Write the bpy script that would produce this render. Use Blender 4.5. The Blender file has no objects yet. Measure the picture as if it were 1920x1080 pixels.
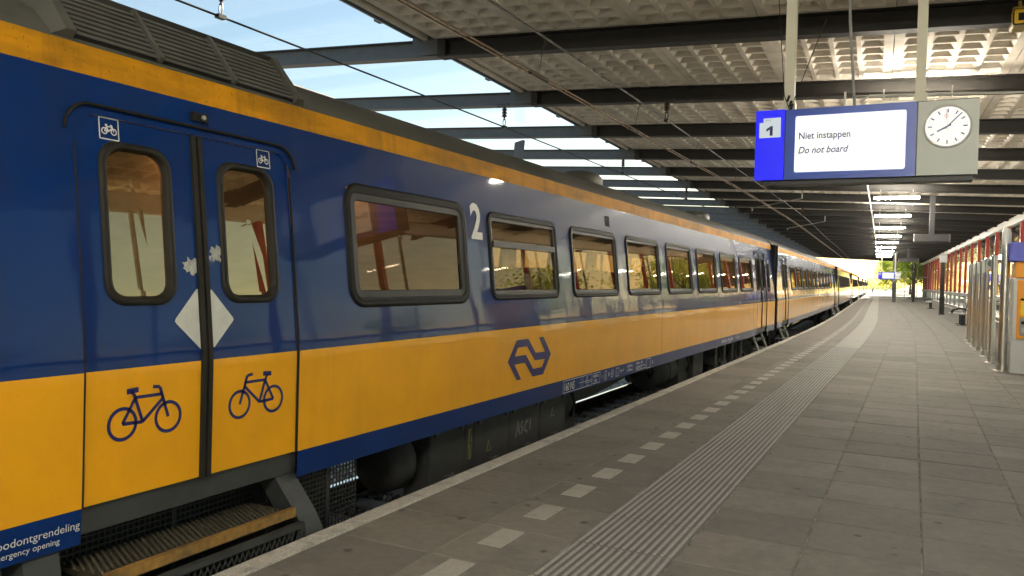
import bpy, bmesh, math, random
from mathutils import Vector, Matrix
random.seed(7)
R = math.radians
scene = bpy.context.scene
col = scene.collection

# ------------------------------------------------------------------ camera
EYE = 1.53
cam_d = bpy.data.cameras.new('camera'); cam = bpy.data.objects.new('camera', cam_d); col.objects.link(cam)
cam_d.sensor_width = 36.0; cam_d.lens = 1489.0 / 1920.0 * 36.0
cam_d.clip_start = 0.05; cam_d.clip_end = 3000
right = Vector((0.89172144, 0.45176063, 0.02729846))
down = Vector((0.03150858, -0.00179746, -0.99950187))
fwd = Vector((-0.45148653, 0.89213738, -0.01583717))
cam.matrix_world = Matrix.Translation((0, 0, EYE)) @ Matrix((right, -down, -fwd)).transposed().to_4x4()
scene.camera = cam

# ------------------------------------------------------------------ sky, sun, exposure
_az, _el = R(6), R(17)      # low morning sun straight ahead along the track
SUN = Vector((math.sin(_az) * math.cos(_el), math.cos(_az) * math.cos(_el), math.sin(_el)))
world = bpy.data.worlds.new('World'); scene.world = world; world.use_nodes = True
wn = world.node_tree; bg = wn.nodes['Background']
sky = wn.nodes.new('ShaderNodeTexSky'); sky.sky_type = 'NISHITA'; sky.sun_disc = False
sky.sun_elevation = math.asin(SUN.z); sky.sun_rotation = math.atan2(SUN.x, SUN.y)
sky.air_density = 1.2; sky.dust_density = 0.35; sky.ozone_density = 1.0
wn.links.new(sky.outputs[0], bg.inputs[0]); bg.inputs[1].default_value = 0.05
sl = bpy.data.lights.new('sun', 'SUN'); sl.energy = 5.0; sl.angle = R(0.5); sl.color = (1.0, 0.90, 0.74)
so = bpy.data.objects.new('sun', sl); col.objects.link(so)
so.rotation_euler = SUN.to_track_quat('Z', 'Y').to_euler()
scene.view_settings.view_transform = 'Standard'; scene.view_settings.look = 'None'
scene.view_settings.exposure = 2.05; scene.view_settings.gamma = 1.0
LAMP = 135.0

# ------------------------------------------------------------------ materials
MATS = {}
def nodes_of(name):
    m = bpy.data.materials.new(name); m.use_nodes = True
    nt = m.node_tree; b = nt.nodes['Principled BSDF']
    return m, nt, b
def noise(nt, vec, scale, detail=4, rough=.55):
    n = nt.nodes.new('ShaderNodeTexNoise'); n.inputs['Scale'].default_value = scale
    n.inputs['Detail'].default_value = detail; n.inputs['Roughness'].default_value = rough
    nt.links.new(vec, n.inputs['Vector']); return n.outputs['Fac']
def ramp(nt, fac, stops):
    r = nt.nodes.new('ShaderNodeValToRGB'); el = r.color_ramp.elements
    while len(el) < len(stops): el.new(.5)
    for e, (p, c) in zip(el, stops): e.position = p; e.color = (c, c, c, 1) if not isinstance(c, tuple) else (*c[:3], 1)
    nt.links.new(fac, r.inputs[0]); return r.outputs[0]
def mix(nt, fac, a, b, mode='MIX'):
    x = nt.nodes.new('ShaderNodeMix'); x.data_type = 'RGBA'; x.blend_type = mode
    for sock, val in ((0, fac), (6, a), (7, b)):
        if hasattr(val, 'is_output'): nt.links.new(val, x.inputs[sock])
        elif sock == 0: x.inputs[0].default_value = val
        else: x.inputs[sock].default_value = (*val[:3], 1)
    return x.outputs[2]
def pos_vec(nt, scale=(1, 1, 1), obj=False):
    if obj:
        t = nt.nodes.new('ShaderNodeTexCoord').outputs['Object']
    else:
        t = nt.nodes.new('ShaderNodeNewGeometry').outputs['Position']
    mp = nt.nodes.new('ShaderNodeMapping'); mp.inputs['Scale'].default_value = scale
    nt.links.new(t, mp.inputs[0]); return mp.outputs[0]
def mat(name, base, rough=.6, metal=0., var=.25, vscale=6., dirt=None, dscale=1.2, damt=.5, bump=0., bscale=40.,
        coat=0., stretch=(1, 1, 1), wave=0., wscale=1.2, randobj=0., spec=.5, obj=False):
    m, nt, b = nodes_of(name)
    v = pos_vec(nt, stretch, obj)
    c0 = tuple(x * (1 - var) for x in base); c1 = tuple(min(1, x * (1 + var)) for x in base)
    c = ramp(nt, noise(nt, v, vscale), [(.3, c0), (.7, c1)])
    if dirt:
        f = ramp(nt, noise(nt, v, dscale, 6, .65), [(.48, 0.), (.72, damt)])
        c = mix(nt, f, c, dirt)
    if randobj:
        oi = nt.nodes.new('ShaderNodeObjectInfo')
        f = ramp(nt, oi.outputs['Random'], [(0, 1 - randobj), (1, 1 + 0 * randobj)])
        c = mix(nt, 1.0, c, f, 'MULTIPLY')
    nt.links.new(c, b.inputs['Base Color'])
    b.inputs['Roughness'].default_value = rough; b.inputs['Metallic'].default_value = metal
    b.inputs['Specular IOR Level'].default_value = spec
    if coat:
        b.inputs['Coat Weight'].default_value = coat; b.inputs['Coat Roughness'].default_value = .03; b.inputs['Coat IOR'].default_value = 1.3
    last = None
    if bump:
        bp = nt.nodes.new('ShaderNodeBump'); bp.inputs['Strength'].default_value = bump; bp.inputs['Distance'].default_value = .01
        nt.links.new(noise(nt, v, bscale, 3), bp.inputs['Height']); last = bp
    if wave:
        bp = nt.nodes.new('ShaderNodeBump'); bp.inputs['Strength'].default_value = 1.0; bp.inputs['Distance'].default_value = wave
        nt.links.new(noise(nt, v, wscale, 2, .4), bp.inputs['Height'])
        if last: nt.links.new(last.outputs[0], bp.inputs['Normal'])
        last = bp
    if last:
        nt.links.new(last.outputs[0], b.inputs['Normal'])
        if coat: nt.links.new(last.outputs[0], b.inputs['Coat Normal'])
    MATS[name] = m; return m
def emit(name, colr, strength):
    m, nt, b = nodes_of(name)
    b.inputs['Base Color'].default_value = (*[x * .03 for x in colr], 1); b.inputs['Emission Color'].default_value = (*colr, 1)
    b.inputs['Emission Strength'].default_value = strength; b.inputs['Roughness'].default_value = .4
    MATS[name] = m; return m
def glass(name, tint, ior=1.5, rough=0., dirt=0., dcol=(.5, .5, .48), refl=(1, 1, 1), graze=1.):
    m = bpy.data.materials.new(name); m.use_nodes = True; nt = m.node_tree
    for n in list(nt.nodes): nt.nodes.remove(n)
    out = nt.nodes.new('ShaderNodeOutputMaterial'); ms = nt.nodes.new('ShaderNodeMixShader')
    tr = nt.nodes.new('ShaderNodeBsdfTransparent'); tr.inputs[0].default_value = (*tint, 1)
    gl = nt.nodes.new('ShaderNodeBsdfGlossy'); gl.inputs['Roughness'].default_value = rough; gl.inputs[0].default_value = (*refl, 1)
    lw = nt.nodes.new('ShaderNodeLayerWeight'); lw.inputs[0].default_value = .5
    pw = nt.nodes.new('ShaderNodeMath'); pw.operation = 'POWER'; pw.inputs[1].default_value = 5; nt.links.new(lw.outputs['Facing'], pw.inputs[0])
    f0 = ((ior - 1) / (ior + 1)) ** 2
    fr = nt.nodes.new('ShaderNodeMath'); fr.operation = 'MULTIPLY_ADD'; fr.inputs[1].default_value = (1 - f0) * graze; fr.inputs[2].default_value = f0; nt.links.new(pw.outputs[0], fr.inputs[0])
    nt.links.new(fr.outputs[0], ms.inputs[0]); nt.links.new(tr.outputs[0], ms.inputs[1]); nt.links.new(gl.outputs[0], ms.inputs[2])
    last = ms
    if dirt:
        df = nt.nodes.new('ShaderNodeBsdfDiffuse'); df.inputs[0].default_value = (*dcol, 1)
        m2 = nt.nodes.new('ShaderNodeMixShader')
        f = ramp(nt, noise(nt, pos_vec(nt, (1, .35, 1)), 2.2, 6, .7), [(.42, .0), (.75, dirt)])
        nt.links.new(f, m2.inputs[0]); nt.links.new(ms.outputs[0], m2.inputs[1]); nt.links.new(df.outputs[0], m2.inputs[2]); last = m2
    nt.links.new(last.outputs[0], out.inputs[0]); MATS[name] = m; return m

mat('blue', (.003, .028, .140), .4, var=.06, vscale=3, coat=1., wave=.0055, wscale=1.5, dirt=(.012, .022, .05), damt=.3, spec=.05, obj=True)
mat('yellow', (.88, .40, .010), .4, var=.05, vscale=2, coat=1., wave=.006, wscale=1.5, dirt=(.42, .20, .03), dscale=2.2, damt=.15, spec=.1, obj=True)
mat('strip_yellow', (.62, .27, .008), .6, var=.12, vscale=5, dirt=(.16, .09, .015), dscale=1.4, damt=.8, stretch=(1, .6, 2), spec=.08, obj=True)
mat('roof_grey', (.085, .086, .074), .5, var=.2, vscale=3, dirt=(.03, .03, .026), damt=.8, dscale=1.6, stretch=(1, .4, 1), obj=True)
mat('slat_grey', (.095, .095, .085), .5, var=.2)
mat('black', (.006, .006, .006), .8, var=.2)
mat('rubber', (.012, .0115, .0095), .6, var=.2, vscale=12, spec=.2)
mat('door_rubber', (.018, .016, .011), .6, var=.25, vscale=9, spec=.25)
mat('frame_metal', (.030, .030, .027), .5, var=.15, spec=.3)
mat('alu', (.45, .44, .40), .35, metal=.8, var=.15)
mat('steel', (.60, .59, .56), .28, metal=1., var=.06)
mat('under', (.020, .020, .017), .7, var=.35, vscale=5, dirt=(.05, .043, .033), damt=.6, dscale=3)
mat('under_dark', (.012, .012, .010), .7, var=.35)
mat('step_grey', (.040, .044, .042), .55, var=.2, dirt=(.03, .028, .024), damt=.7, dscale=4)
mat('step_yellow', (.30, .165, .035), .6, var=.3, vscale=25, dirt=(.07, .055, .03), dscale=5, damt=.7)
mat('tread', (.050, .042, .024), .6, var=.5, vscale=60)
mat('white_print', (.72, .72, .68), .5, var=.06, vscale=20)
mat('white_sticker', (.62, .62, .57), .45, var=.05, vscale=14, dirt=(.35, .34, .3), dscale=5, damt=.4)
mat('peeled', (.42, .42, .38), .6, var=.3, vscale=40)
mat('navy_print', (.014, .014, .115), .35, var=.05)
mat('warn_yellow', (.16, .14, .04), .6, var=.3, vscale=30)
mat('tag', (.13, .135, .11), .6, var=.3, vscale=30)
mat('seat', (.09, .055, .038), .8, var=.2)
mat('wood', (.26, .13, .06), .5, var=.25, vscale=3, stretch=(1, 1, 8))
mat('interior', (.48, .41, .30), .6, var=.08)
mat('curtain', (.62, .52, .28), .8, var=.1)
mat('soffit', (.90, .83, .72), .85, var=.05, vscale=5, dirt=(.52, .45, .36), dscale=1.3, damt=.6, randobj=.1)
mat('beam', (.020, .018, .0155), .6, var=.2)
mat('beam_grey', (.10, .105, .11), .5, var=.12)
mat('gutter', (.13, .165, .20), .4, metal=.2, var=.12)
mat('deck', (.12, .11, .1), .8)
mat('pole_cream', (.68, .66, .53), .5, var=.05)
mat('slab', (.232, .218, .192), .82, var=.10, vscale=14, dirt=(.09, .08, .066), dscale=2.2, damt=.4, bump=.25, bscale=160, randobj=.28)
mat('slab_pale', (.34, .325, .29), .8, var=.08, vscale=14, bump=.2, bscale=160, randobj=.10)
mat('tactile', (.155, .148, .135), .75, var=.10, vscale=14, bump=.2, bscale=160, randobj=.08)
mat('rib', (.37, .36, .33), .75, var=.12, vscale=30)
mat('coping', (.53, .51, .455), .88, var=.25, vscale=70, dirt=(.20, .185, .16), dscale=5, damt=.7, bump=.6, bscale=120, randobj=.08)
mat('joint', (.10, .09, .075), .95, var=.3, vscale=30)
mat('sand', (.26, .235, .19), .95, var=.6, vscale=9, dirt=(.06, .055, .045), dscale=3, damt=1.)
mat('dash', (.46, .445, .40), .8, var=.10, vscale=60, dirt=(.22, .21, .18), dscale=8, damt=.4, randobj=.1)
mat('concrete', (.33, .31, .28), .9, var=.15)
mat('sleeper', (.26, .20, .155), .9, var=.25, vscale=9)
mat('stone', (.38, .315, .24), .9, var=.6, vscale=16)
mat('stone_sunlit', (.66, .63, .57), .9, var=.4, vscale=16)  # paler copy of the ballast stone, sunlight on the far gravel painted in
mat('ballast_bed', (.10, .092, .08), .95, var=.5, vscale=30, bump=1., bscale=30)
mat('rail_side', (.07, .04, .025), .8, var=.3)
mat('rail_top', (.7, .68, .64), .22, metal=1., var=.05)
mat('ground', (.30, .27, .21), .95, var=.3, vscale=.6)
mat('pavement', (.46, .43, .37), .9, var=.1, vscale=.7)
mat('grass', (.085, .13, .03), .95, var=.4, vscale=1.2)
mat('red', (.42, .035, .025), .45, var=.08)
mat('white_metal', (.62, .61, .57), .45, var=.06)
mat('grey_panel', (.30, .31, .30), .5, var=.05)
mat('sign_grey', (.60, .64, .59), .45, var=.03)
mat('sign_blue', (.016, .080, .52), .35, var=.04)
mat('dark_metal', (.02, .02, .02), .45, var=.2)
mat('bench_seat', (.60, .60, .58), .35, metal=0., var=.1)
mat('bench_grey', (.16, .16, .155), .5, var=.1)
mat('machine_white', (.60, .61, .60), .4, var=.03, coat=.3)
mat('machine_orange', (.85, .33, .02), .4, var=.04, coat=.3)
mat('machine_yellow', (.88, .55, .02), .4, var=.04)
mat('machine_blue', (.10, .12, .55), .35, var=.04)
mat('wire', (.045, .038, .032), .5, metal=.5, var=.2)
mat('contact', (.30, .20, .13), .35, metal=.9, var=.1)
mat('porcelain', (.09, .05, .035), .25, var=.2)
mat('cctv', (.48, .36, .08), .5, var=.15)
mat('brick', (.40, .19, .10), .85, var=.2, vscale=3)
mat('bark', (.10, .075, .05), .9, var=.3)
mat('leaf_a', (.11, .17, .025), .6, var=.35, vscale=1.5)
mat('leaf_b', (.24, .30, .035), .6, var=.35, vscale=1.5)
for n in ('leaf_a', 'leaf_b'):
    nt = MATS[n].node_tree; b = nt.nodes['Principled BSDF']; out = nt.nodes['Material Output']
    t = nt.nodes.new('ShaderNodeBsdfTranslucent'); ms = nt.nodes.new('ShaderNodeMixShader'); ms.inputs[0].default_value = .6
    t.inputs[0].default_value = (.50, .62, .08, 1)
    nt.links.new(b.outputs[0], ms.inputs[1]); nt.links.new(t.outputs[0], ms.inputs[2]); nt.links.new(ms.outputs[0], out.inputs[0])
emit('screen', (1., 1., .99), .255)
emit('lit_blue', (.0, .002, .9), .25)
emit('clock_face', (1., .99, .92), .225)
emit('lit_plate', (.72, .80, .84), .19)
emit('cabin_light', (1., .86, .64), 3.2)
emit('tube', (1., .94, .82), LAMP); emit('tube_dim', (1., .90, .74), LAMP * .55)
glass('train_glass', (.36, .31, .24), 1.75, refl=(1., .76, .50))
glass('door_glass', (.36, .30, .2), 3.6, refl=(1., .74, .40))
glass('sky_glass', (.95, .97, .98), 1.15, dirt=.006, graze=.2)
glass('wall_glass', (.90, .92, .91), 1.45, dirt=.10)
def streaks(m, colr, amt):      # rain streaks and brake dust running down the side
    nt = MATS[m].node_tree; b = nt.nodes['Principled BSDF']; src = b.inputs['Base Color'].links[0].from_socket
    v = pos_vec(nt, (1, 5, .5), True); f1 = ramp(nt, noise(nt, v, 1.1, 6, .7), [(.50, 0.), (.80, amt)])
    v2 = pos_vec(nt, (1, 1, 1), True); f2 = ramp(nt, noise(nt, v2, 55., 2, .5), [(.66, 0.), (.74, amt * .8)])
    c = mix(nt, f1, src, colr); c = mix(nt, f2, c, colr); nt.links.new(c, b.inputs['Base Color'])
    rf = ramp(nt, noise(nt, v, 1.2, 4, .6), [(.3, .02), (.75, .07)]); nt.links.new(rf, b.inputs['Coat Roughness'])
streaks('blue', (.018, .028, .060), .35); streaks('yellow', (.50, .25, .03), .20); streaks('strip_yellow', (.10, .06, .015), .7)
def gum(m):          # trodden dark gum spots and scuffs on the slabs
    nt = MATS[m].node_tree; b = nt.nodes['Principled BSDF']
    link = b.inputs['Base Color'].links[0]; src = link.from_socket
    v = pos_vec(nt)
    vo = nt.nodes.new('ShaderNodeTexVoronoi'); vo.inputs['Scale'].default_value = 4.5; nt.links.new(v, vo.inputs['Vector'])
    wob = noise(nt, v, 30, 3)
    ad = nt.nodes.new('ShaderNodeMath'); ad.operation = 'MULTIPLY_ADD'; ad.inputs[1].default_value = .16; nt.links.new(wob, ad.inputs[0]); nt.links.new(vo.outputs['Distance'], ad.inputs[2])
    f = ramp(nt, ad.outputs[0], [(.18, .85), (.225, 0.)])
    sep = nt.nodes.new('ShaderNodeSeparateColor'); nt.links.new(vo.outputs['Color'], sep.inputs[0])
    keep = ramp(nt, sep.outputs[0], [(.50, 0.), (.56, 1.)])
    mu = nt.nodes.new('ShaderNodeMath'); mu.operation = 'MULTIPLY'; nt.links.new(f, mu.inputs[0]); nt.links.new(keep, mu.inputs[1])
    nt.links.new(mix(nt, mu.outputs[0], src, (.07, .062, .055)), b.inputs['Base Color'])
gum('slab')
M = MATS

# ------------------------------------------------------------------ helpers
def tag(o, label, cat, group=None, kind=None):
    if label: o['label'] = label
    if cat: o['category'] = cat
    if group: o['group'] = group
    if kind: o['kind'] = kind
    return o
def struct(o, label=None): o['kind'] = 'structure'; o['label'] = label or o.name.replace('_', ' '); return o
def empty(name, loc=(0, 0, 0), rz=0, parent=None):
    o = bpy.data.objects.new(name, None); o.location = loc; o.rotation_euler = (0, 0, rz); o.empty_display_size = .2
    if parent: o.parent = parent
    col.objects.link(o); return o
def inst(name, mesh, parent=None, loc=(0, 0, 0), rot=(0, 0, 0), scale=(1, 1, 1)):
    o = bpy.data.objects.new(name, mesh); o.location = loc; o.rotation_euler = rot; o.scale = scale
    if parent: o.parent = parent
    col.objects.link(o); return o
def copy_tree(o, parent=None):
    c = o.copy(); col.objects.link(c); c.parent = parent
    for ch in list(o.children): copy_tree(ch, c)
    return c
class MB:
    def __init__(s): s.v = []; s.f = []; s.m = []
    def add(s, vs, fs, mi=0):
        n = len(s.v); s.v += [tuple(p) for p in vs]
        for f in fs: s.f.append(tuple(i + n for i in f)); s.m.append(mi)
        return s
    def box(s, x0, x1, y0, y1, z0, z1, mi=0):
        v = [(x, y, z) for z in (z0, z1) for y in (y0, y1) for x in (x0, x1)]
        return s.add(v, [(0, 2, 3, 1), (4, 5, 7, 6), (0, 1, 5, 4), (2, 6, 7, 3), (0, 4, 6, 2), (1, 3, 7, 5)], mi)
    def slab(s, x0, x1, y0, y1, z0, z1, c=.004, mi=0):      # box with chamfered top edge
        v = [(x, y, z0) for y in (y0, y1) for x in (x0, x1)] + [(x, y, z1 - c) for y in (y0, y1) for x in (x0, x1)]
        v += [(x0 + c, y0 + c, z1), (x1 - c, y0 + c, z1), (x0 + c, y1 - c, z1), (x1 - c, y1 - c, z1)]
        return s.add(v, [(0, 1, 5, 4), (1, 3, 7, 5), (3, 2, 6, 7), (2, 0, 4, 6), (4, 5, 9, 8), (5, 7, 11, 9), (7, 6, 10, 11), (6, 4, 8, 10), (8, 9, 11, 10)], mi)
    def obox(s, c, ax, ay, az, mi=0):
        c = Vector(c); ax, ay, az = Vector(ax), Vector(ay), Vector(az)
        v = [c + ax * i + ay * j + az * k for k in (-1, 1) for j in (-1, 1) for i in (-1, 1)]
        return s.add(v, [(0, 2, 3, 1), (4, 5, 7, 6), (0, 1, 5, 4), (2, 6, 7, 3), (0, 4, 6, 2), (1, 3, 7, 5)], mi)
    def tube(s, pts, r, n=8, mi=0, cap=True):
        pts = [Vector(p) for p in pts]; rs = r if isinstance(r, (list, tuple)) else [r] * len(pts)
        rings = []
        for i, p in enumerate(pts):
            d = (pts[min(i + 1, len(pts) - 1)] - pts[max(i - 1, 0)]).normalized()
            up = Vector((0, 0, 1)) if abs(d.z) < .9 else Vector((1, 0, 0))
            a = d.cross(up).normalized(); b = a.cross(d).normalized()
            rings.append([p + (a * math.cos(t) + b * math.sin(t)) * rs[i] for t in [2 * math.pi * k / n for k in range(n)]])
        base = [q for rg in rings for q in rg]; fs = []
        for i in range(len(rings) - 1):
            for k in range(n): fs.append((i * n + k, i * n + (k + 1) % n, (i + 1) * n + (k + 1) % n, (i + 1) * n + k))
        if cap: fs.append(tuple(range(n - 1, -1, -1))); fs.append(tuple((len(rings) - 1) * n + k for k in range(n)))
        return s.add(base, fs, mi)
    def loft(s, loops, mi=0, closed=True, cap_last=False, mis=None):
        n = len(loops[0]); vs = [p for lp in loops for p in lp]; off = len(s.v); s.v += [tuple(p) for p in vs]
        for i in range(len(loops) - 1):
            for k in range(n if closed else n - 1):
                s.f.append(tuple(off + q for q in (i * n + k, i * n + (k + 1) % n, (i + 1) * n + (k + 1) % n, (i + 1) * n + k)))
                s.m.append(mis[i] if mis else mi)
        if cap_last:
            s.f.append(tuple(off + (len(loops) - 1) * n + k for k in range(n))); s.m.append(mi)
        return s
    def poly(s, pts, mi=0): return s.add(pts, [tuple(range(len(pts)))], mi)
    def mesh(s, name, mats, smooth=False):
        me = bpy.data.meshes.new(name); me.from_pydata(s.v, [], s.f)
        for m in (mats if isinstance(mats, (list, tuple)) else [mats]): me.materials.append(M[m])
        if s.m: me.polygons.foreach_set('material_index', s.m)
        if smooth: me.polygons.foreach_set('use_smooth', [True] * len(me.polygons))
        me.update(); return me
    def build(s, name, mats, parent=None, smooth=False, **k): return inst(name, s.mesh(name, mats, smooth), parent, **k)
def text2d(body, size=1., shear=0., align='LEFT', bold=0.):
    cu = bpy.data.curves.new('t', 'FONT'); cu.body = body; cu.size = size; cu.shear = shear; cu.align_x = align; cu.offset = bold
    cu.resolution_u = 3
    o = bpy.data.objects.new('t', cu); col.objects.link(o)
    bpy.context.view_layer.update()
    me = bpy.data.meshes.new_from_object(o.evaluated_get(bpy.context.evaluated_depsgraph_get()))
    vs = [(v.co.x, v.co.y) for v in me.vertices]; fs = [tuple(p.vertices) for p in me.polygons]
    bpy.data.objects.remove(o); bpy.data.curves.remove(cu); bpy.data.meshes.remove(me)
    return vs, fs
def curve2d(loops):
    cu = bpy.data.curves.new('c', 'CURVE'); cu.dimensions = '2D'; cu.fill_mode = 'BOTH'
    for lp in loops:
        sp = cu.splines.new('POLY'); sp.points.add(len(lp) - 1); sp.use_cyclic_u = True
        for p, q in zip(sp.points, lp): p.co = (q[0], q[1], 0, 1)
    o = bpy.data.objects.new('c', cu); col.objects.link(o); bpy.context.view_layer.update()
    me = bpy.data.meshes.new_from_object(o.evaluated_get(bpy.context.evaluated_depsgraph_get()))
    vs = [(v.co.x, v.co.y) for v in me.vertices]; fs = [tuple(p.vertices) for p in me.polygons]
    bpy.data.objects.remove(o); bpy.data.curves.remove(cu); bpy.data.meshes.remove(me)
    return vs, fs
def rrect(a0, a1, b0, b1, r, n=6):
    pts = []
    for ca, cb, t0 in ((a1 - r, b1 - r, 0), (a0 + r, b1 - r, 90), (a0 + r, b0 + r, 180), (a1 - r, b0 + r, 270)):
        for k in range(n + 1):
            t = R(t0 + 90 * k / n); pts.append((ca + r * math.cos(t), cb + r * math.sin(t)))
    return pts
def stroke(pts, wdt, closed=False):
    """flat ribbons along 2-D points -> list of quads"""
    q = []
    P = pts + ([pts[0]] if closed else [])
    for (x0, y0), (x1, y1) in zip(P, P[1:]):
        dx, dy = x1 - x0, y1 - y0; L = math.hypot(dx, dy) or 1; nx, ny = -dy / L * wdt / 2, dx / L * wdt / 2
        q.append([(x0 + nx, y0 + ny), (x0 - nx, y0 - ny), (x1 - nx, y1 - ny), (x1 + nx, y1 + ny)])
    return q
def ringq(cx, cy, r, wdt, n=28):
    q = []
    for k in range(n):
        a, b = 2 * math.pi * k / n, 2 * math.pi * (k + 1) / n
        q.append([(cx + math.cos(t) * rr, cy + math.sin(t) * rr) for t, rr in ((a, r - wdt / 2), (a, r + wdt / 2), (b, r + wdt / 2), (b, r - wdt / 2))])
    return q

# platform line: straight, then bending left
def cv(y):
    if y < 20: return 0.
    if y < 42: return -.0008 * (y - 20) ** 2
    return -.0008 * 484 - .0352 * (y - 42)
ROOF_A = R(2.15)
def rw(v, u): return (v * math.cos(ROOF_A) - u * math.sin(ROOF_A), v * math.sin(ROOF_A) + u * math.cos(ROOF_A))

# ------------------------------------------------------------------ ground
BED = -1.05
g = MB(); g.add([(-600, -400, -1.35), (600, -400, -1.35), (600, 1200, -1.35), (-600, 1200, -1.35)], [(0, 1, 2, 3)])
struct(g.build('ground', 'ground'), 'pale open ground around the station')
g = MB(); g.add([rw(7.2, -60) + (-1.0,), rw(60, -60) + (-1.0,), rw(60, 330) + (-1.0,), rw(7.2, 330) + (-1.0,)], [(0, 1, 2, 3)])
struct(g.build('forecourt', 'pavement'), 'sunlit paved forecourt behind the platform windscreen')
ys = [-30 + 5 * k for k in range(60)]
g = MB()
for y0, y1 in zip(ys, ys[1:]):
    g.add([(-16 + cv(y0), y0, BED), (-3.3 + cv(y0), y0, BED), (-3.3 + cv(y1), y1, BED), (-16 + cv(y1), y1, BED)], [(0, 1, 2, 3)])
struct(g.build('track_bed', 'ballast_bed'), 'dark ballast bed under the tracks')

# ------------------------------------------------------------------ platform
plat = empty('platform'); struct(plat, 'brown grey slab platform with pale edge')
JX = [-2.93, -2.315, -1.714, -1.126, -.525, .087, .696, 1.30, 1.905, 2.51, 3.115, 3.72, 4.325, 4.93, 5.5]
Y0, DY = 4.87 - .597 * 12, .597
yl = [-12 + 4 * k for k in range(60)]
g = MB()
for a, b in zip(yl, yl[1:]):
    v = []
    for y in (a, b): v += [(-3.04 + cv(y), y, -1.3), (-3.04 + cv(y), y, -.007), (8.6 + cv(y), y, -.007), (8.6 + cv(y), y, -1.3)]
    g.add(v, [(0, 4, 5, 1), (1, 5, 6, 2), (2, 6, 7, 3)])
for yy, s in ((yl[0], 1), (yl[-1], -1)):
    g.add([(-3.04 + cv(yy), yy, -1.3), (-3.04 + cv(yy), yy, -.05), (8.6 + cv(yy), yy, -.05), (8.6 + cv(yy), yy, -1.3)], [(0, 1, 2, 3)])
g.build('platform_base', 'sand', plat)
def slab_mesh(name, w, l, m, ribs=False):
    b = MB(); j = .0045
    b.slab(-w / 2 + j, w / 2 - j, -l / 2 + j, l / 2 - j, -.05, 0, .005)
    if ribs:
        n = 13; p = (w - .01) / n
        for k in range(n):
            x = -w / 2 + .005 + p * (k + .5)
            b.add([(x - .010, -l / 2 + .012, .0002), (x + .010, -l / 2 + .012, .0002), (x + .0055, -l / 2 + .016, .008), (x - .0055, -l / 2 + .016, .008),
                   (x - .010, l / 2 - .012, .0002), (x + .010, l / 2 - .012, .0002), (x + .0055, l / 2 - .016, .008), (x - .0055, l / 2 - .016, .008)],
                  [(0, 1, 2, 3), (1, 5, 6, 2), (4, 7, 6, 5), (0, 3, 7, 4), (3, 2, 6, 7)], 1)
    return b.mesh(name, [m, 'rib'] if ribs else m)
SM = {}
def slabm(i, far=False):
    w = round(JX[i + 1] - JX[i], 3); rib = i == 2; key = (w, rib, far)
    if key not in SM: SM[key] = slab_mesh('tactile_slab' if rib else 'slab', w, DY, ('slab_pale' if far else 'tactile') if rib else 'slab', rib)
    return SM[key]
cells = []
for k in range(0, 210):
    y = Y0 + DY * (k + .5)
    for i in range(len(JX) - 1):
        x = (JX[i] + JX[i + 1]) / 2 + cv(y)
        d = Vector((x, y, -EYE)); z = d.dot(fwd); px = d.dot(right) / max(z, .01); py = d.dot(down) / max(z, .01)
        vis = z > .3 and abs(px) < .72 and abs(py) < .45
        cells.append((0 if vis else 1, d.length, i, x, y))
cells.sort(); cnt = 0; rest = {}
for n_, dist, i, x, y in cells:
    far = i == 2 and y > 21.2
    if cnt < 298 and n_ == 0:
        cnt += 1
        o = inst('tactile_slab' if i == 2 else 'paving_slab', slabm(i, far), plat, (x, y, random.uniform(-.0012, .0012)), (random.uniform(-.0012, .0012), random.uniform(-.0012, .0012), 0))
    else:
        rest.setdefault('slab' if i != 2 else ('slab_pale' if far else 'tactile'), []).append((i, x, y))
for key, lst in rest.items():
    b = MB()
    for i, x, y in lst:
        w = JX[i + 1] - JX[i]; z = random.uniform(-.001, .001); j = .0035; s = DY
        dx = cv(y + s / 2) - cv(y - s / 2)
        vs = [(x - w / 2 + j - dx / 2, y - s / 2 + j, z), (x + w / 2 - j - dx / 2, y - s / 2 + j, z), (x + w / 2 - j + dx / 2, y + s / 2 - j, z), (x - w / 2 + j + dx / 2, y + s / 2 - j, z)]
        b.add(vs + [(p[0], p[1], -.048) for p in vs], [(0, 1, 2, 3), (0, 4, 5, 1), (1, 5, 6, 2), (2, 6, 7, 3), (3, 7, 4, 0)])
        if key == 'tactile':
            for q in range(13):
                xx = x - w / 2 + .005 + (w - .01) / 13 * (q + .5)
                b.add([(xx - .008, y - s / 2 + .012, .006), (xx + .008, y - s / 2 + .012, .006), (xx + .008, y + s / 2 - .012, .006), (xx - .008, y + s / 2 - .012, .006)], [(0, 1, 2, 3)], 1)
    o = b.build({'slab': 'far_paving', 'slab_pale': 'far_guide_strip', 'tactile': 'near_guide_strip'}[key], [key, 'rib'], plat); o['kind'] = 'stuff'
# far end of the platform beyond the last slabs
# pale edge stones
L = 1.79; cop = MB(); cop.slab(-.063, .063, -L / 2 + .003, L / 2 - .003, -.16, .006, .006); copm = cop.mesh('edge_stone', 'coping')
for k in range(-7, 118):
    y = 3.02 + L * (k + .5); inst('edge_stone', copm, plat, (-2.997 + cv(y), y, 0), (0, 0, math.atan(-(cv(y + .5) - cv(y - .5)))))
dm = MB(); dm.slab(-.075, .075, -.155, .155, -.01, .0045, .001); dmm = dm.mesh('edge_dash', 'dash')
for k in range(-3, 190):
    y = 4.095 + .597 * k
    inst('edge_dash', dmm, plat, (-2.095 + cv(y), y, 0), (0, 0, random.uniform(-.01, .01) - math.atan(cv(y + .5) - cv(y - .5))))

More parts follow.
